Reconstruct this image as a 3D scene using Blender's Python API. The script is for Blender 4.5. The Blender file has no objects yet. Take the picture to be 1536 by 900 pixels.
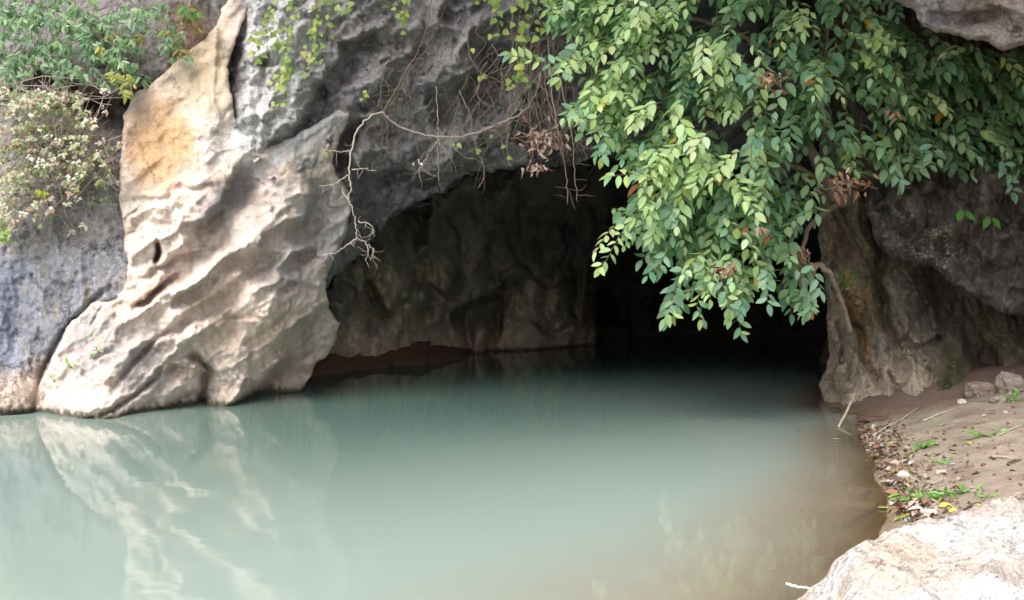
import bpy, math, random, time
T0 = time.time()
import numpy as np
from mathutils import Matrix, Vector

random.seed(7); RNG = np.random.default_rng(11)
scene = bpy.context.scene
COL = scene.collection

# ------------------------------------------------------------------ camera
F, H0, CZ = 1493.0, 430.0, 1.5          # focal length in px of a 1536 px wide frame, horizon row, eye height
cam_d = bpy.data.cameras.new('camera'); cam = bpy.data.objects.new('camera', cam_d); COL.objects.link(cam)
cam_d.sensor_width = 36.0; cam_d.lens = 36.0 * F / 1536.0
cam_d.shift_y = -20.0 / 1536.0
cam_d.clip_start = 0.05; cam_d.clip_end = 600
cam.location = (0, 0, CZ); cam.rotation_euler = (math.radians(90), 0, 0)
scene.camera = cam

# ------------------------------------------------------------------ sky and sun
SUN_EL, SUN_AZ = math.radians(56), math.radians(-32)     # azimuth from behind the camera, negative = to its left
sunv = Vector((math.sin(SUN_AZ) * math.cos(SUN_EL), -math.cos(SUN_AZ) * math.cos(SUN_EL), math.sin(SUN_EL)))
world = bpy.data.worlds.new('World'); scene.world = world; world.use_nodes = True
wn = world.node_tree.nodes; wl = world.node_tree.links
bg = wn['Background']; sky = wn.new('ShaderNodeTexSky'); sky.sky_type = 'NISHITA'; sky.sun_disc = False
sky.sun_elevation = SUN_EL; sky.sun_rotation = math.atan2(sunv.x, sunv.y)
sky.air_density = 1.3; sky.dust_density = 3.5; sky.ozone_density = 0.6
hsv = wn.new('ShaderNodeHueSaturation'); hsv.inputs['Saturation'].default_value = 0.38
wl.new(sky.outputs[0], hsv.inputs['Color']); wl.new(hsv.outputs[0], bg.inputs['Color'])
bg.inputs['Strength'].default_value = 0.11
sd_ = bpy.data.lights.new('sun', 'SUN'); sd_.energy = 1.5; sd_.angle = math.radians(42); sd_.color = (1.0, 0.955, 0.88)
sun = bpy.data.objects.new('sun', sd_); COL.objects.link(sun)
sun.rotation_euler = sunv.to_track_quat('Z', 'Y').to_euler(); sun.location = (-6, -8, 14)
scene.view_settings.view_transform = 'Standard'; scene.view_settings.look = 'None'
scene.view_settings.exposure = 1.6; scene.view_settings.gamma = 1.0

# ------------------------------------------------------------------ noise and fields
_p = np.random.default_rng(3).permutation(256); PERM = np.concatenate([_p, _p, _p])
_g = np.random.default_rng(5).normal(size=(256, 3)); GRAD = _g / np.linalg.norm(_g, axis=1)[:, None]
def pn(x, y, z=0.0):
    x, y, z = np.broadcast_arrays(np.asarray(x, float), np.asarray(y, float), np.asarray(z, float))
    xi, yi, zi = np.floor(x).astype(int), np.floor(y).astype(int), np.floor(z).astype(int)
    xf, yf, zf = x - xi, y - yi, z - zi
    u, v, w = [t * t * t * (t * (t * 6 - 15) + 10) for t in (xf, yf, zf)]
    xi &= 255; yi &= 255; zi &= 255
    def g(a, b, c):
        h = PERM[PERM[PERM[(xi + a) & 255] + ((yi + b) & 255)] + ((zi + c) & 255)]
        G = GRAD[h]
        return G[..., 0] * (xf - a) + G[..., 1] * (yf - b) + G[..., 2] * (zf - c)
    def L(a, b, t): return a + (b - a) * t
    return 1.6 * L(L(L(g(0,0,0), g(1,0,0), u), L(g(0,1,0), g(1,1,0), u), v),
                   L(L(g(0,0,1), g(1,0,1), u), L(g(0,1,1), g(1,1,1), u), v), w)
def fbm(x, y, z=0.0, o=4, gain=0.5, lac=2.03):
    r = 0; a = 1.0; x = np.asarray(x, float); y = np.asarray(y, float); z = np.asarray(z, float)
    for i in range(o):
        r = r + a * pn(x, y, z + 7.3 * i); a *= gain; x = x * lac; y = y * lac; z = z * lac
    return r
def ridged(x, y, z=0.0, o=4, gain=0.5):
    r = 0; a = 1.0; x = np.asarray(x, float); y = np.asarray(y, float); z = np.asarray(z, float)
    for i in range(o):
        r = r + a * (1 - 2 * np.abs(pn(x, y, z + 5.1 * i))); a *= gain; x = x * 2.07; y = y * 2.07; z = z * 2.07
    return r * 0.5
def rotc(px, py, deg, sx, sy):          # coordinates along / across a direction (image rows grow downwards)
    a = math.radians(deg); c, s = math.cos(a), math.sin(a)
    return (px * c - py * s) / sx, (px * s + py * c) / sy
def sstep(a, b, x): t = np.clip((x - a) / (b - a), 0, 1); return t * t * (3 - 2 * t)
def tps(pts):
    P = np.array(pts, float); X = P[:, :2] / 100; n = len(P)
    def U(r2): return 0.5 * r2 * np.log(r2 + 1e-12)
    K = U(((X[:, None] - X[None]) ** 2).sum(-1)) + np.eye(n) * 0.02
    Q = np.c_[np.ones(n), X]; A = np.block([[K, Q], [Q.T, np.zeros((3, 3))]])
    w = np.linalg.solve(A, np.r_[P[:, 2], 0, 0, 0])
    def f(px, py):
        x = px / 100; y = py / 100; r = w[n] + w[n+1] * x + w[n+2] * y
        for i in range(n): r = r + w[i] * U((x - X[i, 0]) ** 2 + (y - X[i, 1]) ** 2)
        return r
    return f
def polysd(px, py, pts):
    best = np.full(px.shape, 1e9); inside = np.zeros(px.shape, bool); n = len(pts)
    for i in range(n):
        x0, y0 = pts[i]; x1, y1 = pts[(i + 1) % n]; dx, dy = x1 - x0, y1 - y0
        t = np.clip(((px - x0) * dx + (py - y0) * dy) / (dx * dx + dy * dy + 1e-9), 0, 1)
        best = np.minimum(best, np.hypot(px - x0 - t * dx, py - y0 - t * dy))
        c = ((y0 > py) != (y1 > py)) & (px < (x1 - x0) * (py - y0) / (y1 - y0 + 1e-12) + x0); inside ^= c
    return np.where(inside, -best, best)
def lined(px, py, pts):
    best = np.full(px.shape, 1e9); sg = np.ones(px.shape); tt = np.zeros(px.shape)
    lens = [math.dist(pts[i], pts[i+1]) for i in range(len(pts) - 1)]; tot = sum(lens); acc = 0
    for i in range(len(pts) - 1):
        x0, y0 = pts[i]; x1, y1 = pts[i+1]; dx, dy = x1 - x0, y1 - y0
        t = np.clip(((px - x0) * dx + (py - y0) * dy) / (dx * dx + dy * dy + 1e-9), 0, 1)
        d = np.hypot(px - x0 - t * dx, py - y0 - t * dy); m = d < best
        best = np.where(m, d, best); sg = np.where(m, np.sign(dx * (py - y0) - dy * (px - x0)), sg)
        tt = np.where(m, (acc + t * lens[i]) / tot, tt); acc += lens[i]
    return best, sg, tt
def lip(px, py, pts, amp, wf=6, decay=25, bulge=0.3):       # a ledge: proud above the line, undercut below it
    d, s, t = lined(px, py, pts); tp = np.sin(np.pi * np.clip(t, 0, 1)) ** 0.6
    x = d / max(wf, decay * .42); r = np.where(s > 0, 1.25 * x * np.exp(1 - x) * np.exp(-(x / 2.6) ** 4), -bulge * (1-np.exp(-(d/2)**2)) * np.exp(-(d / (decay * .8)) ** 2))
    return amp * tp * r
def facet(px, py, cell, seed, amp, tilt=.5, k=9.0, sx=1.0, ang=0.0, warp=.25):   # broken planar faces with soft joints
    u, v = rotc(px, py, ang, cell * sx, cell); u = u + warp * pn(u * 1.7, v * 1.7, seed); v = v + warp * pn(u * 1.7, v * 1.7, seed + 9)
    iu, iv = np.floor(u), np.floor(v); num = 0.0; den = 0.0; rs = np.random.default_rng(int(seed * 10)).random((64, 64, 5))
    for du in (-1, 0, 1):
        for dv in (-1, 0, 1):
            cu, cv = iu + du, iv + dv; R = rs[cu.astype(int) % 64, cv.astype(int) % 64]
            x, y = u - cu - R[..., 0], v - cv - R[..., 1]; w = np.exp(-k * (x * x + y * y) ** .5 * 2)
            num = num + w * ((R[..., 2] - .5) * 2 * tilt * x + (R[..., 3] - .5) * 2 * tilt * y + (R[..., 4] - .5)); den = den + w
    return amp * num / den
def scallop(px, py, cell, seed, amp, c=1.0, tilt=.5, off=.35, sx=1.0, ang=0.0, warp=.18):   # dissolved dishes meeting in sharp crests
    u, v = rotc(px, py, ang, cell * sx, cell); u0, v0 = u, v
    u = u + warp * pn(u0 * 1.3, v0 * 1.3, seed) + .05 * pn(u0 * 5, v0 * 5, seed); v = v + warp * pn(u0 * 1.3, v0 * 1.3, seed + 9) + .05 * pn(u0 * 5, v0 * 5, seed + 4)
    iu, iv = np.floor(u), np.floor(v); best = np.full(u.shape, -9.0); rs = np.random.default_rng(int(seed * 10)).random((64, 64, 5))
    for du in (-1, 0, 1):
        for dv in (-1, 0, 1):
            cu, cv = iu + du, iv + dv; R = rs[cu.astype(int) % 64, cv.astype(int) % 64]
            x, y = u - cu - R[..., 0], v - cv - R[..., 1]
            best = np.maximum(best, off * (R[..., 4] - .5) + (R[..., 2] - .5) * 2 * tilt * x + ((R[..., 3] - .5) * 2 * tilt - tilt * .5) * y - c * (x * x + y * y))
    return amp * (best + .25)
def crease(px, py, pts, amp, w=5):
    d, s, t = lined(px, py, pts); return amp * np.sin(np.pi * np.clip(t, 0.02, .98)) ** 0.4 * np.exp(-(d / w) ** 2)
def blob(px, py, cx, cy, rx, ry, ang=0, p=2):
    a = math.radians(ang); c, s = math.cos(a), math.sin(a); x, y = px - cx, py - cy
    u, v = (x * c - y * s) / rx, (x * s + y * c) / ry
    return np.exp(-(u * u + v * v) ** (p / 2.0))
def W(px, py, d):                         # a point on the view ray of (px, py) at distance d along the view
    return (px - 768.0) / F * d, d, CZ + (H0 - py) / F * d

# ------------------------------------------------------------------ object helpers
def tag(o, label=None, cat=None, group=None, kind=None):
    if label: o['label'] = label
    if cat: o['category'] = cat
    if group: o['group'] = group
    if kind: o['kind'] = kind
    return o
def link_mesh(name, verts, faces, mat, parent=None, colors=None, smooth=True, uvs=None):
    me = bpy.data.meshes.new(name); verts = np.asarray(verts, np.float32)
    if isinstance(faces, np.ndarray):
        nf, k = faces.shape
        me.vertices.add(len(verts)); me.vertices.foreach_set('co', verts.ravel())
        me.loops.add(nf * k); me.loops.foreach_set('vertex_index', faces.astype(np.int32).ravel())
        me.polygons.add(nf); me.polygons.foreach_set('loop_start', np.arange(0, nf * k, k, dtype=np.int32))
        me.polygons.foreach_set('loop_total', np.full(nf, k, np.int32)); me.update(calc_edges=True)
    else:
        me.from_pydata([tuple(v) for v in verts], [], faces); me.update()
    me.polygons.foreach_set('use_smooth', np.full(len(me.polygons), smooth))
    if colors is not None:
        a = me.color_attributes.new('Col', 'FLOAT_COLOR', 'POINT')
        c = np.ones((len(verts), 4), np.float32); c[:, :colors.shape[1]] = colors; a.data.foreach_set('color', c.ravel())
    if uvs is not None:
        for k, nm in enumerate(('lu', 'lv')):
            b = me.attributes.new(nm, 'FLOAT', 'POINT'); b.data.foreach_set('value', np.asarray(uvs[:, k], np.float32))
    me.materials.append(mat); me.validate()
    o = bpy.data.objects.new(name, me); COL.objects.link(o)
    if parent: o.parent = parent
    return o
def empty(name, loc, label, cat, group=None):
    o = bpy.data.objects.new(name, None); COL.objects.link(o); o.location = loc; o.empty_display_size = 0.1
    tag(o, label, cat, group); return o
class MB:                                  # collects tubes and blades into one mesh
    def __init__(s): s.v = []; s.f = []; s.c = []
    def tube(s, pts, r0, r1, n=5, col=(.2, .16, .12), wob=0.0):
        pts = [Vector(p) for p in pts]; b = len(s.v); m = len(pts)
        for i, p in enumerate(pts):
            d = (pts[min(i + 1, m - 1)] - pts[max(i - 1, 0)]).normalized()
            a = d.orthogonal() if i == 0 else (last - d * last.dot(d)); a = a.normalized() if a.length > 1e-6 else d.orthogonal().normalized()
            last = a.copy(); c = d.cross(a); r = r0 + (r1 - r0) * i / (m - 1)
            for k in range(n):
                rr = r * (1 + wob * random.uniform(-1, 1)); t = 2 * math.pi * k / n
                s.v.append(p + a * (math.cos(t) * rr) + c * (math.sin(t) * rr)); s.c.append(col)
        for i in range(m - 1):
            for k in range(n):
                s.f.append((b + i*n + k, b + i*n + (k+1) % n, b + (i+1)*n + (k+1) % n, b + (i+1)*n + k))
        s.f.append(tuple(range(b + n - 1, b - 1, -1))); s.f.append(tuple(b + (m-1)*n + k for k in range(n)))
    def build(s, name, mat, parent=None, off=(0, 0, 0)):
        v = np.array([tuple(p) for p in s.v]) - np.array(off)
        return link_mesh(name, v, s.f, mat, parent, colors=np.array(s.c))
def smooth_path(pts, k=5):                 # Catmull-Rom through the points
    P = [Vector(p) for p in pts]; P = [P[0] * 2 - P[1]] + P + [P[-1] * 2 - P[-2]]; out = []
    for i in range(1, len(P) - 2):
        a, b, c, d = P[i-1:i+3]
        for j in range(k):
            t = j / k; out.append(0.5 * ((2*b) + (c-a)*t + (2*a - 5*b + 4*c - d)*t*t + (3*b - a - 3*c + d)*t**3))
    out.append(P[-2]); return out
def wpath(pts, k=5, jit=0.0):              # pts: (px, py, depth)
    q = smooth_path([W(*p) for p in pts], k)
    return [v + Vector((random.uniform(-jit, jit), random.uniform(-jit, jit), random.uniform(-jit, jit))) for v in q]

# ------------------------------------------------------------------ materials
def new_mat(name):
    m = bpy.data.materials.new(name); m.use_nodes = True; return m, m.node_tree.nodes, m.node_tree.links, m.node_tree.nodes['Principled BSDF']
def rock_mat(name, scale=1.0, bump=0.5, rough=0.9, speck=0.35, vary=0.3, stretch=(1, 1, 1), holes=0.0, cracks=.7):
    m, n, l, b = new_mat(name)
    at = n.new('ShaderNodeAttribute'); at.attribute_name = 'Col'
    tc = n.new('ShaderNodeTexCoord'); mp = n.new('ShaderNodeMapping'); mp.inputs['Scale'].default_value = stretch; l.new(tc.outputs['Object'], mp.inputs[0])
    def noise(s, d=6, r=0.6, dist=0.0):
        t = n.new('ShaderNodeTexNoise'); t.inputs['Scale'].default_value = s * scale; t.inputs['Detail'].default_value = d
        t.inputs['Roughness'].default_value = r; t.inputs['Distortion'].default_value = dist; l.new(mp.outputs[0], t.inputs['Vector']); return t
    def ramp(src, a, bb, ca, cb):
        r = n.new('ShaderNodeMapRange'); r.inputs['From Min'].default_value = a; r.inputs['From Max'].default_value = bb
        r.inputs['To Min'].default_value = ca; r.inputs['To Max'].default_value = cb; l.new(src, r.inputs['Value']); return r.outputs[0]
    def mul(a, bb):
        x = n.new('ShaderNodeVectorMath'); x.operation = 'MULTIPLY' if not isinstance(bb, float) else 'SCALE'
        l.new(a, x.inputs[0])
        if isinstance(bb, float): x.inputs['Scale'].default_value = bb
        else: l.new(bb, x.inputs[1])
        return x.outputs[0]
    n1 = noise(2.2, 5, .6, .4); n2 = noise(11, 8, .7, .6); n3 = noise(55, 4, .65); n4 = noise(6, 6, .72, 1.2)
    c = mul(at.outputs['Color'], ramp(n1.outputs[0], .3, .7, 1 - vary * .6, 1 + vary * .6))
    c = mul(c, ramp(n2.outputs[0], .3, .7, 1 - vary, 1 + vary))
    c = mul(c, ramp(n3.outputs[0], .3, .7, 1 - speck * .7, 1 + speck * .7))
    mx = n.new('ShaderNodeMixRGB'); mx.blend_type = 'MULTIPLY'; l.new(c, mx.inputs[1]); mx.inputs[2].default_value = (.5, .46, .42, 1)
    l.new(ramp(n4.outputs[0], .56, .7, 0, speck * 1.3), mx.inputs[0])
    wv = n.new('ShaderNodeVectorMath'); wv.operation = 'MULTIPLY_ADD'; l.new(n4.outputs['Color'], wv.inputs[0]); wv.inputs[1].default_value = (.35, .35, .35); l.new(mp.outputs[0], wv.inputs[2])
    vc = n.new('ShaderNodeTexVoronoi'); vc.feature = 'DISTANCE_TO_EDGE'; vc.inputs['Scale'].default_value = 1.5 * scale; l.new(wv.outputs[0], vc.inputs['Vector'])
    ck = n.new('ShaderNodeMath'); ck.operation = 'MULTIPLY'; l.new(ramp(vc.outputs['Distance'], .0, .022, 1, 0), ck.inputs[0]); l.new(ramp(n1.outputs[0], .44, .56, 0, 1), ck.inputs[1])
    mk_ = n.new('ShaderNodeMixRGB'); mk_.blend_type = 'MULTIPLY'; l.new(mx.outputs[0], mk_.inputs[1]); mk_.inputs[2].default_value = (.38, .34, .31, 1)
    cs = n.new('ShaderNodeMath'); cs.operation = 'MULTIPLY'; l.new(ck.outputs[0], cs.inputs[0]); cs.inputs[1].default_value = cracks; l.new(cs.outputs[0], mk_.inputs[0])
    l.new(mk_.outputs[0], b.inputs['Base Color'])
    b.inputs['Roughness'].default_value = rough; b.inputs['Specular IOR Level'].default_value = 0.25
    add = n.new('ShaderNodeMath'); add.operation = 'MULTIPLY_ADD'; l.new(n3.outputs[0], add.inputs[0]); add.inputs[1].default_value = .22; l.new(n2.outputs[0], add.inputs[2])
    hs = n.new('ShaderNodeMath'); hs.operation = 'MULTIPLY_ADD'; l.new(cs.outputs[0], hs.inputs[0]); hs.inputs[1].default_value = -.5; l.new(add.outputs[0], hs.inputs[2]); h = hs.outputs[0]
    bp = n.new('ShaderNodeBump'); bp.inputs['Strength'].default_value = bump; bp.inputs['Distance'].default_value = 0.06 / scale; l.new(h, bp.inputs['Height'])
    if holes:
        vo = n.new('ShaderNodeTexVoronoi'); vo.inputs['Scale'].default_value = 16 * scale; l.new(mp.outputs[0], vo.inputs['Vector'])
        b2 = n.new('ShaderNodeBump'); b2.inputs['Strength'].default_value = holes; b2.inputs['Distance'].default_value = .03; l.new(vo.outputs['Distance'], b2.inputs['Height']); l.new(bp.outputs[0], b2.inputs['Normal']); l.new(b2.outputs[0], b.inputs['Normal'])
    else: l.new(bp.outputs[0], b.inputs['Normal'])
    return m
M_rock = rock_mat('limestone', 1.0, .9, vary=.15, speck=.22, cracks=.3)
M_rough = rock_mat('weathered_limestone', 1.2, 1.0, speck=.5, vary=.38, holes=.25)
M_cave = rock_mat('cave_limestone', .9, .5, speck=.3)
M_boulder = rock_mat('pale_pitted_limestone', 2.2, .9, speck=.35, vary=.2, holes=.5)
M_soil = rock_mat('bank_soil', 2.0, .6, speck=.4, vary=.25, cracks=0)

def leaf_mat(name, transl=.25, rough=.42, spec=.5):
    m, n, l, b = new_mat(name); at = n.new('ShaderNodeAttribute'); at.attribute_name = 'Col'
    lu = n.new('ShaderNodeAttribute'); lu.attribute_name = 'lu'; lv = n.new('ShaderNodeAttribute'); lv.attribute_name = 'lv'
    # pale midrib and side veins in the leaf's own coordinates
    ab = n.new('ShaderNodeMath'); ab.operation = 'ABSOLUTE'; l.new(lv.outputs['Fac'], ab.inputs[0])
    mr = n.new('ShaderNodeMapRange'); mr.inputs['From Min'].default_value = 0.03; mr.inputs['From Max'].default_value = .13; mr.inputs['To Min'].default_value = 1; mr.inputs['To Max'].default_value = 0; l.new(ab.outputs[0], mr.inputs['Value'])
    sv = n.new('ShaderNodeMath'); sv.operation = 'MULTIPLY_ADD'; l.new(ab.outputs[0], sv.inputs[0]); sv.inputs[1].default_value = -.28; l.new(lu.outputs['Fac'], sv.inputs[2])
    si = n.new('ShaderNodeMath'); si.operation = 'MULTIPLY'; l.new(sv.outputs[0], si.inputs[0]); si.inputs[1].default_value = 50
    sn = n.new('ShaderNodeMath'); sn.operation = 'SINE'; l.new(si.outputs[0], sn.inputs[0])
    sm = n.new('ShaderNodeMath'); sm.operation = 'MULTIPLY_ADD'; l.new(sn.outputs[0], sm.inputs[0]); sm.inputs[1].default_value = .09; l.new(mr.outputs[0], sm.inputs[2])
    cl = n.new('ShaderNodeMath'); cl.operation = 'MULTIPLY'; cl.use_clamp = True; l.new(sm.outputs[0], cl.inputs[0]); cl.inputs[1].default_value = .5
    mx = n.new('ShaderNodeMixRGB'); l.new(cl.outputs[0], mx.inputs[0]); l.new(at.outputs['Color'], mx.inputs[1])
    br = n.new('ShaderNodeMixRGB'); br.blend_type = 'MULTIPLY'; br.inputs[0].default_value = 1; br.inputs[2].default_value = (1.7, 1.6, 1.5, 1); l.new(at.outputs['Color'], br.inputs[1]); l.new(br.outputs[0], mx.inputs[2])
    l.new(mx.outputs[0], b.inputs['Base Color']); b.inputs['Roughness'].default_value = rough; b.inputs['Specular IOR Level'].default_value = spec
    bp = n.new('ShaderNodeBump'); bp.inputs['Strength'].default_value = .25; bp.inputs['Distance'].default_value = .004; l.new(sn.outputs[0], bp.inputs['Height']); l.new(bp.outputs[0], b.inputs['Normal'])
    tr = n.new('ShaderNodeBsdfTranslucent'); tm = n.new('ShaderNodeMixRGB'); tm.blend_type = 'MULTIPLY'; tm.inputs[0].default_value = 1; tm.inputs[2].default_value = (1.25, 1.5, .6, 1)
    l.new(at.outputs['Color'], tm.inputs[1]); l.new(tm.outputs[0], tr.inputs['Color'])
    ms = n.new('ShaderNodeMixShader'); ms.inputs[0].default_value = transl; l.new(b.outputs[0], ms.inputs[1]); l.new(tr.outputs[0], ms.inputs[2])
    l.new(ms.outputs[0], n['Material Output'].inputs['Surface']); return m
M_leaf = leaf_mat('glossy_leaf', .25, .42, .55)
M_soft = leaf_mat('thin_leaf', .35, .6, .3)
M_dead = leaf_mat('dead_leaf', .1, .8, .15)
M_bark = rock_mat('bark', 6.0, .6, speck=.3, cracks=0)

# ------------------------------------------------------------------ rock relief builder
def axis(segs):
    out = []
    for a, b, s in segs: out.append(np.arange(a, b, s))
    out.append(np.array([segs[-1][1]])); return np.concatenate(out).astype(float)
def relief(name, poly, xs, ys, depth, colour, mat, en=3.0, rim=14, ramp_=.16, skirt=60, k=.05, pull=.3, label=None):
    px, py = np.meshgrid(xs, ys)
    sd = polysd(px, py, poly) + en * fbm(px / 26, py / 26, len(name) * 1.7, 4) * 1.2
    gy, gx = np.gradient(sd, ys, xs); g = np.hypot(gx, gy) + 1e-6; gx /= g; gy /= g
    o = np.clip(sd, 0, None); oo = o + pull * np.clip(o, 0, 200)
    qx = px - gx * oo; qy = py - gy * oo
    D = depth(qx, qy); t = np.clip((rim + sd) / rim, 0, 1)
    D = D + ramp_ * (1 - np.sqrt(np.clip(1 - t * t * .96, 0, 1))) + k * o * (1 + .3 * fbm(px / 20, py / 20, 9.1, 3))
    X, Y, Z = W(qx, qy, D); V = np.stack([X, Y, Z], -1).reshape(-1, 3)
    ny, nx = px.shape; idx = np.arange(nx * ny).reshape(ny, nx)
    fc = np.stack([idx[:-1, :-1], idx[1:, :-1], idx[1:, 1:], idx[:-1, 1:]], -1).reshape(-1, 4)
    keep = (np.minimum(np.minimum(sd[:-1, :-1], sd[1:, :-1]), np.minimum(sd[1:, 1:], sd[:-1, 1:])) < skirt).ravel()
    fc = fc[keep]; used = np.unique(fc); re = np.full(len(V), -1); re[used] = np.arange(len(used))
    C = colour(qx, qy, X, Y, Z).reshape(-1, 3)
    ob = link_mesh(name, V[used], re[fc], mat, colors=np.clip(C[used], .004, .95)); ob['kind'] = 'structure'
    if label: ob['label'] = label
    return ob
def mixc(C, w, c):
    return C * (1 - w[..., None]) + np.array(c) * w[..., None]
def base(px, c): return np.broadcast_to(np.array(c, float), px.shape + (3,)).copy()
def algae(C, Z):                         # dark algae line where the rock meets the water
    n_ = .03 * np.sin(C[..., 0] * 40 + Z * 3)
    C = mixc(C, sstep(.16, .07, Z + n_) * .35, (.26, .20, .14))
    return mixc(C, sstep(.085, .03, Z + n_ * .6) * .88, (.06, .055, .035))

# ---- pale buttress on the left -------------------------------------------------
B_base = tps([(395,222,12.66),(450,200,12.85),(500,165,13.05),(545,150,13.25),(490,230,13.05),(372,200,12.6),(330,-400,14.5),(200,-300,14.2),(340,0,13.2),(300,60,12.9),(230,120,12.8),(240,220,12.5),(190,300,12.55),(330,200,12.6),(420,280,12.7),(520,300,13.6),
              (300,330,12.35),(210,400,12.2),(400,400,12.5),(500,400,13.5),(330,480,12.3),(240,500,12.0),(490,490,13.9),(430,520,13.2),(455,580,14.3),(390,595,13.4),(347,607,12.65),(300,606,12.72),(310,560,12.45),
              (260,608,12.5),(200,620,11.8),(200,700,11.8),(150,628,11.3),(100,620,11.6),(60,617,11.95),(345,700,12.6),(450,700,14.2),(240,560,11.95),(120,560,11.75),(100,480,12.4)])
def B_depth(px, py):
    wx = px + 7 * fbm(px / 40, py / 40, 1.3, 3); wy = py + 7 * fbm(px / 40, py / 40, 8.7, 3)
    D = B_base(px, py)
    D = D + lip(wx, wy, [(256,470),(262,448),(290,430),(322,405),(348,394)], .22, 6, 22)
    D = D + lip(wx, wy, [(246,492),(290,462),(335,430),(368,405),(388,388),(392,370)], .22, 7, 26)
    D = D + lip(wx, wy, [(325,382),(385,374),(397,354),(430,335),(455,326),(468,296),(462,268)], .34, 8, 36)
    D = D + lip(wx, wy, [(410,404),(440,380),(474,370)], .34, 6, 26)
    D = D + lip(wx, wy, [(412,432),(440,424),(475,428)], .16, 6, 22)
    D = D + lip(wx, wy, [(196,458),(235,428),(266,406)], .26, 5, 14)
    D = D + lip(wx, wy, [(196,420),(230,405),(262,384),(300,372)], .16, 5, 14)
    D = D + lip(wx, wy, [(236,398),(290,350),(328,305),(352,250),(380,222)], .4, 20, 50, .1)
    D = D + lip(wx, wy, [(285,640),(345,612),(393,566),(427,534),(453,486),(460,470)], .38, 20, 50, .15)
    D = D + lip(wx, wy, [(405,520),(430,498),(470,470),(492,452)], .18, 8, 30)
    D = D + crease(wx, wy, [(286,520),(300,540),(314,558),(304,590),(303,640)], .45, 7)
    D = D + lip(wx, wy, [(234,566),(262,548),(290,552),(312,566)], .12, 6, 22)
    D = D + crease(px, py, [(150,626),(204,592),(234,566),(246,545)], .22, 3.5)
    D = D + crease(px, py, [(170,580),(200,545),(235,508),(262,490)], .2, 4)
    D = D + crease(px, py, [(236,362),(238,378),(233,394)], .6, 3.5)
    D = D + .16 * blob(px, py, 328, 500, 24, 38, -8, 4) + .10 * blob(px, py, 352, 490, 10, 40)
    D = D + lip(wx, wy, [(272,268),(280,276),(300,278),(322,272)], .07, 4, 10)
    D = D + lip(wx, wy, [(186,296),(215,290),(245,292),(262,286)], .07, 5, 16)
    D = D - .22 * blob(px, py, 250, 590, 60, 34, 20) - .2 * blob(px, py, 352, 560, 32, 55, -20) - .15 * blob(px, py, 420, 470, 40, 40)
    D = D + .18 * blob(px, py, 225, 215, 34, 52, 10, 3) + .1 * blob(px, py, 290, 130, 22, 60, -30)
    D = D + crease(px, py, [(326,20),(322,80),(318,150),(330,182)], -.10, 5)
    rough = .35 + .65 * sstep(265, 320, py)
    u, v = rotc(px, py, 38, 70, 17)
    D = D - .03 * rough * ridged(u, v, 2.2, 4, .5) + rough * scallop(wx, wy, 30, 3.1, .30, sx=2.3, ang=38) + rough * scallop(wx, wy, 11, 4.4, .06, sx=1.6, ang=38) + rough * facet(wx, wy, 30, 5.4, .075, 1.1, 14, 2.2, 40)
    D = D + .022 * fbm(px / 9, py / 9, 2.1, 4, .55) * rough
    D = D + .12 * fbm(px / 90, py / 90, 4.1, 3)
    D = D + .05 * sstep(200, 180, px) * 0
    return D
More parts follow.
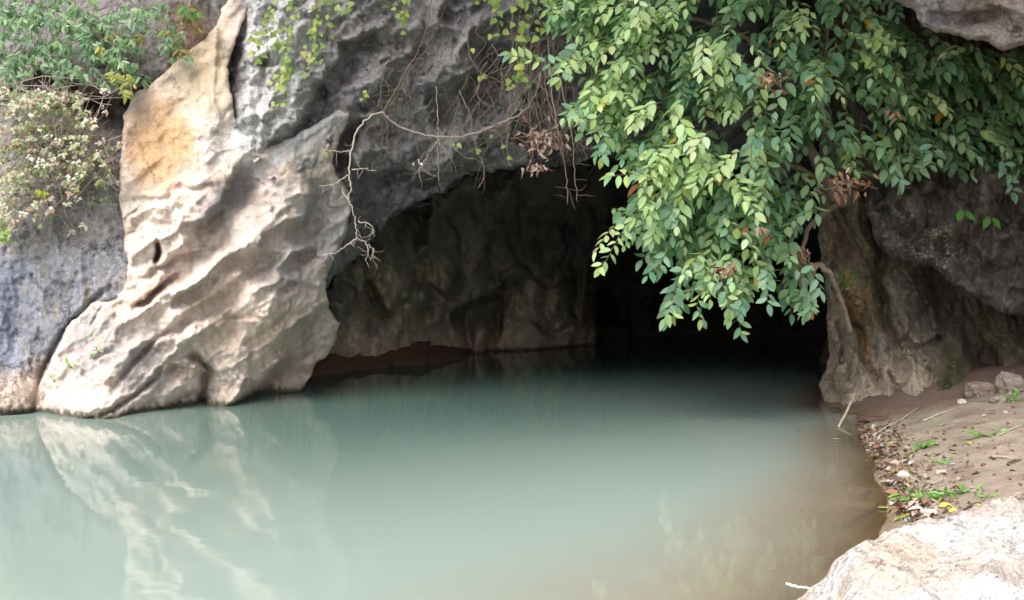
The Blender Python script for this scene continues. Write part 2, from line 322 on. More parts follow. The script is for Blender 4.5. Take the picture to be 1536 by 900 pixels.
def B_col(px, py, X, Y, Z):
    wx = px + 9 * fbm(px / 30, py / 30, 1.1, 5, .6); wy = py + 9 * fbm(px / 30, py / 30, 6.1, 5, .6)
    C = base(px, (.70, .58, .51))
    C = mixc(C, .8 * blob(wx, wy, 300, 90, 60, 90, 30, 4), (.54, .42, .28))
    C = mixc(C, .9 * blob(wx, wy, 236, 212, 54, 76, 0, 6), (.56, .34, .18))
    C = mixc(C, .6 * blob(wx, wy, 262, 205, 30, 34), (.60, .40, .21))
    C = mixc(C, .75 * blob(wx, wy, 198, 165, 26, 26), (.25, .20, .20))
    C = mixc(C, .8 * blob(wx, wy, 330, 215, 34, 36, 0, 3), (.64, .58, .55))
    C = mixc(C, blob(wx, wy, 352, 286, 24, 84, -48, 6), (.24, .225, .23))
    C = mixc(C, .6 * blob(wx, wy, 392, 318, 26, 70, -50, 4), (.50, .45, .43))
    C = mixc(C, .85 * blob(wx, wy, 484, 330, 40, 62, 0, 6), (.42, .40, .42))
    C = mixc(C, .95 * blob(wx, wy, 462, 200, 28, 110, -58, 6), (.50, .485, .50))
    C = mixc(C, .8 * blob(wx, wy, 362, 205, 20, 34, 0, 4), (.72, .70, .71))
    C = mixc(C, .6 * blob(wx, wy, 440, 520, 60, 70, 0, 4), (.66, .51, .43))
    C = mixc(C, .7 * blob(wx, wy, 430, 400, 34, 50, 10, 3), (.52, .49, .50))
    C = mixc(C, .5 * blob(wx, wy, 330, 500, 30, 40, 0, 4), (.62, .50, .37))
    C = mixc(C, .5 * blob(wx, wy, 395, 500, 50, 45), (.66, .49, .37))
    C = mixc(C, .75 * blob(wx, wy, 220, 545, 50, 48, 35, 4), (.33, .31, .32))
    C = mixc(C, .75 * blob(wx, wy, 140, 510, 50, 60, 0, 4), (.27, .265, .28))
    C = mixc(C, .6 * blob(wx, wy, 270, 555, 26, 14, 10), (.50, .33, .18))
    C = mixc(C, .5 * blob(wx, wy, 225, 440, 34, 10, 38), (.45, .22, .13))
    C = mixc(C, .5 * blob(wx, wy, 310, 450, 50, 8, 42), (.58, .42, .27))
    C = mixc(C, .7 * blob(wx, wy, 175, 390, 14, 80), (.38, .30, .22))
    st = fbm(px / 7, py / 60, 3.3, 4)
    C = C * (1 + .14 * st)[..., None]
    C = mixc(C, .5 * sstep(.3, .8, fbm(px / 26, py / 40, 7.7, 5)), (.42, .37, .36))
    C = mixc(C, .5 * sstep(.25, .7, fbm(px / 22, py / 22, 11.7, 5)), (.58, .47, .37))
    return algae(C, Z)
B_poly = [(345,-500),(350,-20),(322,45),(270,84),(235,118),(205,138),(186,172),(180,240),(180,300),(186,350),(192,420),(175,450),(140,455),(100,490),(70,555),(50,600),(44,660),(60,760),(440,760),(452,640),(455,585),(474,545),(486,538),(505,512),(512,488),(492,462),
          (488,420),(500,388),(520,352),(528,310),(524,285),(503,262),(496,240),(508,212),(522,186),(524,170),(508,163),(486,176),(462,192),(436,207),(396,226),(372,200),(352,176),(342,100),(368,20),(400,-500)]
relief('rock_buttress', B_poly, axis([(10, 545, 2.2)]), axis([(-520, -20, 14), (-20, 640, 2.2), (640, 770, 10)]), B_depth, B_col, M_rock, en=3, rim=9, ramp_=.10, skirt=50,
       label='pale tan and orange limestone buttress standing in the water left of the cave mouth')

# ---- grey streaked cliff at far left -------------------------------------------
A_base = tps([(-400,-500,16),(0,-500,15.5),(250,-400,15),(0,0,14.2),(150,0,14.0),(300,0,14.4),(0,130,13.6),(200,150,13.2),(0,300,13.0),(150,330,12.85),(230,330,12.95),(0,450,12.7),(150,450,12.6),(0,560,12.15),(60,600,12.2),(150,600,12.4),(0,618,11.92),(-200,618,11.8),(0,720,11.9),(200,720,12.6),(-300,300,12.6)])
def A_depth(px, py):
    D = A_base(px, py)
    D = D - .10 * ridged(px / 50, py / 160, 1.2, 4, .5) + scallop(px, py, 60, 7.3, .16, sx=.7) + scallop(px, py, 15, 8.3, .03) - .03 * ridged(px / 22, py / 26, 3.2, 5, .55) + .03 * fbm(px / 8, py / 8, 3, 3)
    D = D + lip(px, py, [(-60,150),(40,125),(110,118),(150,142),(200,140)], .3, 10, 30)
    D = D - .5 * blob(px, py, 200, 60, 110, 70, 20, 4) + lip(px, py, [(60,95),(130,128),(180,148),(230,128),(290,80),(312,50)], .8, 10, 50, .2)
    D = D + crease(px, py, [(47,625),(62,560),(90,505),(135,455),(165,430)], .16, 4)
    D = D - .35 * blob(px, py, -20, 600, 90, 34, 0, 4)
    return D
def A_col(px, py, X, Y, Z):
    wx = px + 12 * fbm(px / 35, py / 35, 1.9, 4); wy = py + 14 * fbm(px / 35, py / 35, 6.9, 4)
    C = base(px, (.26, .245, .25))
    st = fbm(px / 10, py / 120, 2.7, 4)
    C = mixc(C, .8 * sstep(360, 400, wy) * sstep(570, 520, wy), (.225, .235, .27))
    C = mixc(C, .75 * sstep(.05, .5, st) * sstep(320, 420, py) * sstep(600, 520, py), (.36, .38, .43))
    C = mixc(C, .6 * sstep(.0, .6, fbm(px / 14, py / 90, 12.1, 4)) * sstep(320, 400, py), (.27, .23, .19))
    C = mixc(C, .75 * blob(wx, wy, 10, 470, 26, 90, 0, 4), (.17, .19, .26))
    C = mixc(C, .92 * sstep(540, 590, wy + .15 * px), (.47, .38, .32))
    C = mixc(C, .55 * sstep(300, 120, wy), (.17, .155, .145))
    C = mixc(C, .8 * blob(wx, wy, 125, 150, 34, 24, 0, 3), (.30, .16, .08))
    C = mixc(C, .6 * blob(wx, wy, 285, 40, 30, 50, 30, 3), (.26, .15, .08))
    C = mixc(C, .5 * blob(wx, wy, 120, 200, 60, 70), (.23, .17, .13))
    return algae(C, Z)
relief('cliff_face', [(-600,-900),(380,-900),(380,30),(320,120),(300,300),(280,500),(260,760),(-600,760)],
       axis([(-640, -20, 14), (-20, 400, 2.6)]), axis([(-920, -20, 16), (-20, 640, 2.6), (640, 770, 12)]), A_depth, A_col, M_rough, en=0, skirt=40,
       label='grey blue streaked cliff wall rising from the water at the left edge')

# ---- dark grey overhang above the cave ------------------------------------------
D_base = tps([(-150,-1150,8.7),(300,-1150,8.3),(800,-1150,6.0),(1400,-1150,5.8),(1750,-1150,5.8),(300,-1600,7.5),(1100,-1600,5.6),(1700,-1600,5.2),(330,-600,11.8),(800,-600,10.2),(1400,-600,9.0),(360,-200,13.9),(800,-200,13),(1400,-200,12.6),(360,0,13.25),(352,100,12.95),(345,180,12.7),(392,232,12.68),(440,262,12.8),(450,0,13.1),(450,120,12.9),(400,225,12.75),(430,250,12.8),(350,300,13.4),(350,400,13.8),(305,-100,14.2),(300,40,14.0),(310,160,13.7),(560,60,13.5),(560,200,13.7),(520,300,14.1),(500,400,14.5),(600,290,14.3),  # unseen rows above the frame lean forward, shaped to shade pool and right rock
              (700,0,13.2),(700,120,13.4),(720,240,14.2),(850,100,13.9),(850,230,14.3),(1000,0,13.8),(1000,250,14.6),(1250,0,14),(1250,250,14.5),(1500,0,14),(1500,200,14)])
def D_depth(px, py):
    wx = px + 9 * fbm(px / 45, py / 45, 21.3, 3); wy = py + 9 * fbm(px / 45, py / 45, 28.7, 3)
    D = D_base(px, py)
    D = D + lip(wx, wy, [(385,232),(430,198),(463,162),(468,127),(485,112),(507,90),(512,70),(562,44)], .5, 9, 50, .15)
    D = D + lip(wx, wy, [(440,262),(470,250),(500,215),(520,190),(560,175)], .5, 8, 36, .5)
    D = D + lip(wx, wy, [(520,165),(552,146),(575,130),(600,112)], .3, 6, 22)
    D = D + lip(wx, wy, [(640,128),(670,126),(700,110),(722,90),(732,60)], .8, 9, 70, .35)
    D = D + lip(wx, wy, [(520,255),(560,262),(600,255),(640,262),(700,235)], .3, 8, 26)
    D = D + lip(wx, wy, [(560,300),(610,280),(650,268),(720,245)], .3, 8, 30)
    D = D + crease(wx, wy, [(392,-80),(372,10),(352,80),(345,130),(350,190)], .15, 12)
    D = D + crease(wx, wy, [(420,-40),(400,60),(385,140),(378,210)], .18, 8)
    D = D - .3 * blob(px, py, 560, 105, 34, 26, 20, 3) - .35 * blob(px, py, 600, 20, 60, 40)
    u, v = rotc(px, py, 40, 80, 30)
    D = D + scallop(wx, wy, 52, 6.2, .75, sx=1.9, ang=38) * (.25 + .75 * sstep(470, 560, px)) + scallop(wx, wy, 20, 9.5, .24, sx=1.5, ang=38) + facet(px, py, 24, 13.1, .16, .9, 14, 1.5, 30) + scallop(px, py, 9, 11.5, .07) - .03 * ridged(px / 26, py / 26, 9.5, 5, .55) + .035 * fbm(px / 9, py / 9, 2.1, 4, .6)
    return D
def D_col(px, py, X, Y, Z):
    wx = px + 14 * fbm(px / 35, py / 35, 31.1, 4); wy = py + 14 * fbm(px / 35, py / 35, 36.1, 4)
    C = base(px, (.37, .35, .36))
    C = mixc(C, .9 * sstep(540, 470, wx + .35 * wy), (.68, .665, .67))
    C = mixc(C, .8 * blob(wx, wy, 352, 90, 18, 110, 0, 4), (.22, .205, .21))
    C = mixc(C, .55 * blob(wx, wy, 400, 150, 14, 80, 0, 3), (.46, .44, .44))
    C = mixc(C, .8 * blob(wx, wy, 455, 225, 26, 75, -55, 4), (.50, .475, .475))
    C = mixc(C, .6 * blob(wx, wy, 690, 90, 50, 26, 35, 3), (.42, .38, .37))
    C = mixc(C, .5 * blob(wx, wy, 550, 115, 22, 26), (.34, .33, .36))
    C = mixc(C, .5 * blob(wx, wy, 620, 60, 70, 60), (.19, .16, .15))
    C = mixc(C, .35 * sstep(.1, .7, fbm(px / 24, py / 24, 17.7, 5)), (.27, .26, .27))
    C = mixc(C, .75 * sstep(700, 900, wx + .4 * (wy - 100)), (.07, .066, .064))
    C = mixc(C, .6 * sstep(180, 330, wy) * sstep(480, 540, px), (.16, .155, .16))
    return C
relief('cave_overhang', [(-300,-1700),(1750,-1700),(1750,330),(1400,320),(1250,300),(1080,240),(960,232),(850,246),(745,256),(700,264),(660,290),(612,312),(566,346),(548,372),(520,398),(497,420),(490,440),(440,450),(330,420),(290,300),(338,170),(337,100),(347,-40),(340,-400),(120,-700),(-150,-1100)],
       axis([(-320, 280, 16), (280, 880, 2.6), (880, 1760, 9)]), axis([(-1750, -20, 16), (-20, 470, 2.6)]), D_depth, D_col, M_rough, en=5, rim=22, ramp_=.4, skirt=60, k=.06,
       label='dark grey overhanging limestone roof above the cave mouth')

# ---- inside of the cave -----------------------------------------------------------
K_base = tps([(440,560,17.5),(520,520,18.5),(600,520,20),(700,530,22.4),(800,523,24),(895,516,25.8),(960,512,27.2),(1100,508,28.7),(1250,512,27),(1400,520,22),(440,420,16.8),(560,400,19),(700,380,21.8),(850,380,24.2),(950,380,26),(1200,400,26),
              (500,320,16.5),(700,280,18.8),(900,280,21),(1100,280,22),(1300,280,19),(440,200,14.6),(700,120,15),(1000,120,16),(1300,120,15),(700,0,13.6),(1000,0,13.8),(440,0,13.6),(1300,0,13.6),(440,640,17),(900,640,25),(1400,640,20),(1450,400,17)])
def K_depth(px, py):
    wx = px + 10 * fbm(px / 60, py / 60, 41.3, 3); wy = py + 10 * fbm(px / 60, py / 60, 48.7, 3)
    D = K_base(px, py)
    nw = .25 + .75 * sstep(525, 470, py); D = D + nw * (scallop(wx, wy, 95, 12.7, .6, sx=.6) + facet(wx, wy, 75, 12.9, 1.1, .9, 7, .6, 8)) - nw * .5 * ridged(px / 90, py / 190, 12.2, 4, .5) * sstep(150, 350, py) - .25 * ridged(px / 30, py / 42, 13.5, 4, .5)
    D = D + crease(wx, wy, [(690,470),(700,500),(702,540)], .7, 6) + crease(wx, wy, [(742,430),(748,480),(736,540)], 1.0, 7) + crease(wx, wy, [(640,360),(650,420),(640,480)], .7, 9)
    D = D + crease(wx, wy, [(800,470),(835,505),(860,485)], .5, 5) + lip(wx, wy, [(670,470),(710,455),(745,440),(755,420)], 1.0, 10, 30)
    D = D + crease(wx, wy, [(862,400),(868,440),(866,480)], .9, 8) - .5 * blob(px, py, 590, 430, 60, 60) - .5 * blob(px, py, 812, 460, 46, 60)
    D = D + 2.2 * sstep(893, 903, px + 3 * fbm(py / 20, 3.3, 1)) * sstep(360, 440, py)
    D = np.where(py < 330, np.maximum(D, 15.2 * sstep(330, 250, py)), D) - 2.9 * sstep(-60, -190, py)
    return D
def K_col(px, py, X, Y, Z):
    wx = px + 14 * fbm(px / 35, py / 35, 51.1, 4); wy = py + 10 * fbm(px / 35, py / 35, 56.1, 4)
    C = base(px, (.22, .20, .175))
    C = mixc(C, .8 * blob(wx, wy, 590, 450, 80, 70, 0, 4), (.52, .47, .36))
    C = mixc(C, .7 * blob(wx, wy, 700, 400, 60, 100, 0, 4), (.46, .41, .33))
    C = mixc(C, .8 * blob(wx, wy, 815, 470, 60, 50, 0, 4), (.54, .47, .38))
    C = mixc(C, .9 * sstep(470, 510, wy) * sstep(460, 520, px), (.66, .52, .43))
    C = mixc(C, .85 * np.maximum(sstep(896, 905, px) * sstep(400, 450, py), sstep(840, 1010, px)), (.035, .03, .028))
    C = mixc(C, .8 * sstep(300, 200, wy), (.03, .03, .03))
    C = mixc(C, .9 * sstep(.09, .02, Z), (.14, .07, .05))
    C = mixc(C, .5 * sstep(.2, .6, fbm(px / 18, py / 40, 57.7, 4)), (.09, .08, .07))
    return C
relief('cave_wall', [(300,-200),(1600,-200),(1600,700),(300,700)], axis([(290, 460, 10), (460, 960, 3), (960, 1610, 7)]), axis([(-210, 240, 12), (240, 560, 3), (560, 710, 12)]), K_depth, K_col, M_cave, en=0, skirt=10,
       label='dim inner wall of the cave with pale washed rock along the waterline')

# ---- right pillar, right wall, right ledges --------------------------------------
E_base = tps([(1240,-100,13.2),(1500,-100,13),(1235,300,13.3),(1250,450,13.2),(1232,578,13.7),(1240,606,12.75),(1290,606,12.5),(1340,614,12.15),(1300,300,12.9),(1330,450,12.7),(1380,520,12.6),(1450,590,12.2),(1536,590,12.3),(1500,520,13.0),(1450,450,13.2),
              (1536,480,13.5),(1700,500,13),(1700,300,13),(1500,300,13.2),(1300,700,12.3),(1500,700,12.0),(1700,650,11.8)])
def E_depth(px, py):
    wx = px + 7 * fbm(px / 40, py / 40, 61.3, 3); wy = py + 7 * fbm(px / 40, py / 40, 68.7, 3)
    D = E_base(px, py)
    D = D + crease(wx, wy, [(1268,430),(1285,490),(1300,540),(1335,600)], .30, 6) + crease(wx, wy, [(1318,300),(1320,400),(1328,470),(1352,530),(1350,590)], .35, 10)
    D = D + crease(wx, wy, [(1330,560),(1345,590),(1348,640)], .35, 7) + crease(wx, wy, [(1250,400),(1262,480),(1270,560)], .12, 5)
    D = D + lip(wx, wy, [(1290,300),(1330,330),(1360,360),(1372,420)], .2, 8, 30)
    D = D + lip(wx, wy, [(1362,500),(1385,515),(1402,500),(1440,515)], .25, 6, 26)
    D = D + .6 * blob(px, py, 1420, 470, 36, 60, 15, 3) + .45 * blob(px, py, 1470, 560, 30, 60, 0, 4) - .3 * blob(px, py, 1425, 560, 24, 44, 0, 4)
    D = D + lip(wx, wy, [(1446,610),(1450,560),(1444,515),(1438,470)], .4, 8, 50, .2)
    D = D - .28 * blob(px, py, 1275, 590, 30, 24) - .2 * blob(px, py, 1372, 590, 30, 22)
    u, v = rotc(px, py, -68, 100, 15)
    D = D - .10 * ridged(u, v, 16.2, 5, .55) + scallop(wx, wy, 24, 16.4, .30, sx=3.0, ang=-72) + scallop(wx, wy, 10, 17.4, .07, sx=1.6, ang=-60) - .03 * ridged(px / 22, py / 30, 19.5, 5, .55) + .03 * fbm(px / 8, py / 8, 22.1, 4, .6)
    return D
def E_col(px, py, X, Y, Z):
    wx = px + 9 * fbm(px / 25, py / 25, 71.1, 4); wy = py + 12 * fbm(px / 35, py / 35, 76.1, 4)
    C = base(px, (.21, .175, .135))
    C = mixc(C, .8 * sstep(490, 570, wy) * sstep(1420, 1380, px), (.54, .43, .34))
    C = mixc(C, .7 * blob(wx, wy, 1258, 480, 20, 110, -8, 4), (.38, .30, .235))
    C = mixc(C, .7 * blob(wx, wy, 1287, 480, 10, 75, 14, 4), (.34, .19, .06))
    C = mixc(C, .6 * blob(wx, wy, 1300, 440, 14, 40), (.27, .16, .06))
    C = mixc(C, .7 * blob(wx, wy, 1265, 370, 30, 40), (.20, .135, .07))
    C = mixc(C, .75 * blob(wx, wy, 1312, 400, 14, 90, 0, 4), (.12, .12, .06))
    C = mixc(C, .9 * blob(wx, wy, 1425, 560, 24, 42, 0, 4), (.065, .068, .025))
    C = mixc(C, .7 * blob(wx, wy, 1262, 590, 14, 14), (.10, .10, .03))
    C = mixc(C, .8 * blob(wx, wy, 1390, 440, 46, 60, 0, 4), (.13, .115, .105))
    C = mixc(C, .6 * sstep(1448, 1456, wx) * sstep(470, 520, wy), (.23, .17, .13))
    C = mixc(C, .7 * blob(wx, wy, 1400, 490, 26, 24), (.22, .19, .17))
    C = mixc(C, .55 * sstep(.15, .6, fbm(px / 10, py / 46, 77.7, 5)), (.08, .065, .05))
    return C
relief('right_rock_pillar', [(1238,-60),(1760,-60),(1760,760),(1225,760),(1232,620),(1238,605),(1226,578),(1240,556),(1243,500),(1240,450),(1232,400),(1226,340)],
       axis([(1190, 1560, 2.4), (1560, 1770, 12)]), axis([(-220, 240, 12), (240, 660, 2.4), (660, 770, 12)]), E_depth, E_col, M_rough, en=2.5, rim=14, ramp_=.25, skirt=45, k=.06,
       label='brown fluted rock pillar with an ochre stain at the right of the cave mouth')
G_base = tps([(1280,200,12.3),(1330,330,12.0),(1400,400,12.0),(1440,430,12.0),(1536,470,11.8),(1700,480,11.5),(1450,300,11.9),(1550,300,11.8),(1700,200,11.8),(1450,100,12.6)])
def G_depth(px, py):
    D = G_base(px, py) + scallop(px, py, 50, 18.2, .55, sx=.7) + scallop(px, py, 17, 18.9, .16) + facet(px, py, 26, 18.4, .2, .9, 12) - .05 * ridged(px / 50, py / 50, 81.2, 5, .5) - .05 * ridged(px / 18, py / 18, 83.2, 4, .5)
    lich = sstep(.05, .35, fbm(px / 4.2, py / 4.2, 84.1, 3)) * blob(px, py, 1392, 372, 66, 44, -25, 4) * sstep(-.25, .15, fbm(px / 22, py / 22, 5.5, 3))
    return D - .06 * lich + lip(px, py, [(1440,340),(1470,380),(1480,430)], .2, 12, 40)
def G_col(px, py, X, Y, Z):
    wx = px + 9 * fbm(px / 25, py / 25, 91.1, 4); wy = py + 12 * fbm(px / 35, py / 35, 96.1, 4)
    C = base(px, (.14, .122, .105))
    C = mixc(C, .8 * sstep(.0, .3, fbm(px / 4.2, py / 4.2, 84.1, 3)) * blob(wx, wy, 1392, 372, 66, 46, -25, 4) * sstep(-.25, .15, fbm(px / 22, py / 22, 5.5, 3)), (.52, .49, .43))
    C = mixc(C, .6 * sstep(.1, .5, fbm(px / 9, py / 50, 4.4, 4)), (.075, .065, .055))
    C = mixc(C, .6 * blob(wx, wy, 1500, 400, 40, 60), (.17, .155, .15))
    C = mixc(C, .6 * blob(wx, wy, 1510, 460, 26, 14), (.24, .21, .20))
    return C
relief('right_rock_ledge', [(1290,150),(1760,120),(1760,500),(1600,490),(1536,472),(1500,468),(1462,448),(1436,428),(1400,404),(1384,398),(1350,400),(1318,370),(1300,320)],
       axis([(1270, 1560, 2.4), (1560, 1770, 12)]), axis([(100, 520, 2.4)]), G_depth, G_col, M_rough, en=4, rim=18, ramp_=.4, skirt=40, k=.06,
       label='dark rock ledge with a pale lichen patch above the right bank')
T_base = tps([(1330,-400,10.5),(1340,0,10.2),(1440,50,9.6),(1530,70,9.2),(1700,70,8.8),(1800,-300,8.8),(1500,-100,9.6)])
def T_depth(px, py):
    return T_base(px, py) + scallop(px, py, 36, 20.2, .35, sx=1.4) - .08 * ridged(px / 60, py / 40, 101.2, 5, .5) - .05 * ridged(px / 18, py / 14, 103.2, 4, .5) + lip(px, py, [(1390,12),(1440,20),(1500,10),(1560,30)], .2, 8, 30)
def T_col(px, py, X, Y, Z):
    wx = px + 9 * fbm(px / 25, py / 25, 111.1, 4); wy = py + 8 * fbm(px / 35, py / 35, 116.1, 4)
    C = base(px, (.33, .28, .25))
    C = mixc(C, .7 * blob(wx, wy, 1400, 10, 34, 30), (.40, .39, .44))
    C = mixc(C, .6 * blob(wx, wy, 1490, 10, 40, 24), (.38, .27, .19))
    C = mixc(C, .6 * sstep(.1, .5, fbm(px / 16, py / 10, 117.7, 4)), (.20, .17, .16))
    return C
relief('upper_rock_ledge', [(1330,-500),(1900,-500),(1900,120),(1600,60),(1536,66),(1506,76),(1480,62),(1440,54),(1400,48),(1384,36),(1366,14),(1340,0)],
       axis([(1300, 1560, 2.4), (1560, 1910, 12)]), axis([(-510, -20, 14), (-20, 140, 2.4)]), T_depth, T_col, M_rough, en=4, rim=16, ramp_=.3, skirt=45, k=.07,
       label='lit grey and pink rock ledge jutting in at the top right corner')

# ------------------------------------------------------------------ ground, bank and water
SH = [(4.6, 14.5), (4.0, 12.6), (4.15, 11.4), (3.62, 10.3), (3.3, 9.3), (3.0, 8.2), (2.72, 7.2), (2.38, 6.2), (1.9, 5.2), (1.4, 4.0), (1.2, 2.5), (1.1, 0.0), (0.9, -4), (0.5, -60)]
def shore_dist(X, Y):                     # positive on land (to the right)
    pts = SH[::-1]; d, s, t = lined(X, Y, pts); return d * np.sign(s) * -1
def ground_h(X, Y):
    d = shore_dist(X, Y) + .10 * fbm(X * .9, Y * .9, 2.2, 3)
    land = .02 + .16 * d + .10 * sstep(0, 1.2, d) - .0 * d
    land = np.minimum(land, .55 + .02 * d)
    bed = -(1.2 + 2.6 * sstep(3.0, 13.0, Y) * sstep(-5.5, -1.5, X)) * (1 - np.exp(-np.clip(-d, 0, 40) * .30)) - .05 * np.clip(-d, 0, 1)  # bed deepened on the cave side to drive the water's painted shade
    h = np.where(d > 0, land, bed)
    return h + .02 * fbm(X * 2.4, Y * 2.4, 5.2, 4) + .008 * fbm(X * 11, Y * 11, 8.2, 3)
def grid_obj(name, xs, ys, hf, mat, colf=None, label=None):
    X, Y = np.meshgrid(xs, ys); Z = hf(X, Y); ny, nx = X.shape; idx = np.arange(nx * ny).reshape(ny, nx)
    fc = np.stack([idx[:-1, :-1], idx[:-1, 1:], idx[1:, 1:], idx[1:, :-1]], -1).reshape(-1, 4)
    C = colf(X, Y, Z).reshape(-1, 3)
    o = link_mesh(name, np.stack([X, Y, Z], -1).reshape(-1, 3), fc, mat, colors=np.clip(C, .004, .95)); o['kind'] = 'structure'
    if label: o['label'] = label
    return o
def g_col(X, Y, Z):
    C = base(X, (.26, .21, .165))
    C = mixc(C, .6 * sstep(.1, .6, fbm(X * 1.6, Y * 1.6, 9.1, 4)), (.28, .23, .185))
    C = mixc(C, .6 * sstep(.1, .6, fbm(X * 2.6, Y * 2.6, 3.1, 4)), (.15, .11, .08))
    C = mixc(C, .7 * sstep(10, 11.5, Y), (.14, .085, .065))
    return mixc(C, sstep(.07, .0, Z) * .6, (.13, .085, .04))
grid_obj('ground', axis([(-60, -2, 2.0), (-2, 1, .2), (1, 7, .045), (7, 9, .3), (9, 60, 4)]), axis([(-60, 3, 2.0), (3, 5, .15), (5, 13, .045), (13, 15, .2), (15, 60, 4)]), ground_h, M_soil, g_col,
         label='brown mud bank sloping into shallow water at the right')

mw, n, l, b = new_mat('murky_turquoise_water')
at = n.new('ShaderNodeAttribute'); at.attribute_name = 'Col'       # rgb: brown silt shallows, milky teal beyond, shade painted in toward the cave
al = n.new('ShaderNodeAttribute'); al.attribute_name = 'murk'
df = n.new('ShaderNodeBsdfDiffuse'); l.new(at.outputs['Color'], df.inputs['Color'])
tr = n.new('ShaderNodeBsdfTransparent'); tr.inputs['Color'].default_value = (.82, .74, .55, 1)
m1 = n.new('ShaderNodeMixShader'); l.new(al.outputs['Fac'], m1.inputs[0]); l.new(tr.outputs[0], m1.inputs[1]); l.new(df.outputs[0], m1.inputs[2])
gl = n.new('ShaderNodeBsdfGlossy'); gl.inputs['Roughness'].default_value = .035
fr = n.new('ShaderNodeFresnel'); fr.inputs['IOR'].default_value = 1.33
m2 = n.new('ShaderNodeMixShader'); l.new(fr.outputs[0], m2.inputs[0]); l.new(m1.outputs[0], m2.inputs[1]); l.new(gl.outputs[0], m2.inputs[2])
l.new(m2.outputs[0], n['Material Output'].inputs['Surface'])
tc = n.new('ShaderNodeTexCoord'); mp = n.new('ShaderNodeMapping'); mp.inputs['Scale'].default_value = (.55, 2.2, 1); l.new(tc.outputs['Object'], mp.inputs[0])
nz = n.new('ShaderNodeTexNoise'); nz.inputs['Scale'].default_value = 2.6; nz.inputs['Detail'].default_value = 3; l.new(mp.outputs[0], nz.inputs['Vector'])
bp = n.new('ShaderNodeBump'); bp.inputs['Strength'].default_value = .02; bp.inputs['Distance'].default_value = .05; l.new(nz.outputs[0], bp.inputs['Height'])
l.new(bp.outputs[0], gl.inputs['Normal']); l.new(bp.outputs[0], fr.inputs['Normal'])
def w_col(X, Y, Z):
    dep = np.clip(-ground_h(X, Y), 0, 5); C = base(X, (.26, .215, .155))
    dk = np.clip(sstep(.35, 3.1, dep), 0, 1)[..., None]; C0 = np.array((.245, .298, .27)) * (1 - dk) + np.array((.085, .145, .125)) * dk  # painted shade: teal darkens over the deep bed toward the cave
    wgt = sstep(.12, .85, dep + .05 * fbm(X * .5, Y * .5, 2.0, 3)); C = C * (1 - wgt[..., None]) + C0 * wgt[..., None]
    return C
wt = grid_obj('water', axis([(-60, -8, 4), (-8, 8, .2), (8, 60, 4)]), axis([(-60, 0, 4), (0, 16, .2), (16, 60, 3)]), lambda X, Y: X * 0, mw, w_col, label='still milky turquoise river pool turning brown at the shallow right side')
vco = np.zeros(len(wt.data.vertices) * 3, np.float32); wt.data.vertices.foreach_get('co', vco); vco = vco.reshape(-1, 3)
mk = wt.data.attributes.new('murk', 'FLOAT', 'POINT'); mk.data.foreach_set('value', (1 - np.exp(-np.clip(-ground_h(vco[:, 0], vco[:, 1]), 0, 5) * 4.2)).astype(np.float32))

# red mud bar at the cave's left wall, reaching the water
def mud():
    xs = np.linspace(430, 705, 90); ts = np.linspace(0, 1, 26); V = []; C = []
    for j, t in enumerate(ts):
        for x in xs:
            X0, Y0, _ = W(x, 560, 17.2 + 4.3 * (x - 430) / 275)
            taper = min(1, (705 - x) / 60) ** .5 if x < 705 else 0
            h = -.12 + (.50 * math.sin(t * math.pi * .5) ** .7 + .08 * float(pn(x / 30, t * 2, 3))) * taper
            V.append((X0 + .25 * float(pn(x / 30, t, 1)), Y0 - 1.6 + 3.2 * t, h)); C.append((.21, .125, .095))
    V = np.array(V); V[:, 2] += .03 * fbm(V[:, 0] * 4, V[:, 1] * 4, 3, 3)
    idx = np.arange(len(ts) * len(xs)).reshape(len(ts), len(xs)); fc = np.stack([idx[:-1, :-1], idx[:-1, 1:], idx[1:, 1:], idx[1:, :-1]], -1).reshape(-1, 4)
    o = link_mesh('mud_bank', V, fc, M_soil, colors=np.array(C)); tag(o, 'low reddish brown mud bar along the left wall inside the cave', kind='structure')
mud()

# ------------------------------------------------------------------ loose rocks
def rock(name, loc, size, seed, mat, col, label, cat='rock', group=None, det=40, amp=.22, fine=.03, flat=False, col2=None, rot=0):
    nu, nv = det * 2, det; th = np.linspace(0, np.pi, nv); ph = np.linspace(0, 2 * np.pi, nu, endpoint=False); T, P = np.meshgrid(th, ph, indexing='ij')
    d = np.stack([np.sin(T) * np.cos(P), np.sin(T) * np.sin(P), np.cos(T)], -1)
    r = 1 + amp * 1.3 * fbm(d[..., 0] * 1.3 + seed, d[..., 1] * 1.3, d[..., 2] * 1.3, 3) - amp * .7 * (ridged(d[..., 0] * 2.2, d[..., 1] * 2.2 + seed, d[..., 2] * 2.2, 4) - .3) + fine * fbm(d[..., 0] * 9, d[..., 1] * 9, d[..., 2] * 9 + seed, 4, .6)
    sq = np.abs(d) ** .8 * np.sign(d); V = (sq * r[..., None] * np.array(size)).reshape(-1, 3)
    c, s = math.cos(rot), math.sin(rot); V = V @ np.array([[c, s, 0], [-s, c, 0], [0, 0, 1]])
    idx = np.arange(nu * nv).reshape(nv, nu); nx_ = np.roll(idx, -1, 1)
    fc = np.stack([idx[:-1], idx[1:], nx_[1:], nx_[:-1]], -1).reshape(-1, 4)
    C = base(V[:, 0], col)
    if col2 is not None: C = mixc(C, sstep(-.1, .5, fbm(V[:, 0] * 3 / max(size) + seed, V[:, 1] * 3 / max(size), V[:, 2] * 3 / max(size), 4)), col2)
    o = link_mesh(name, V, fc, mat, colors=C); o.location = loc; tag(o, label, cat, group); return o
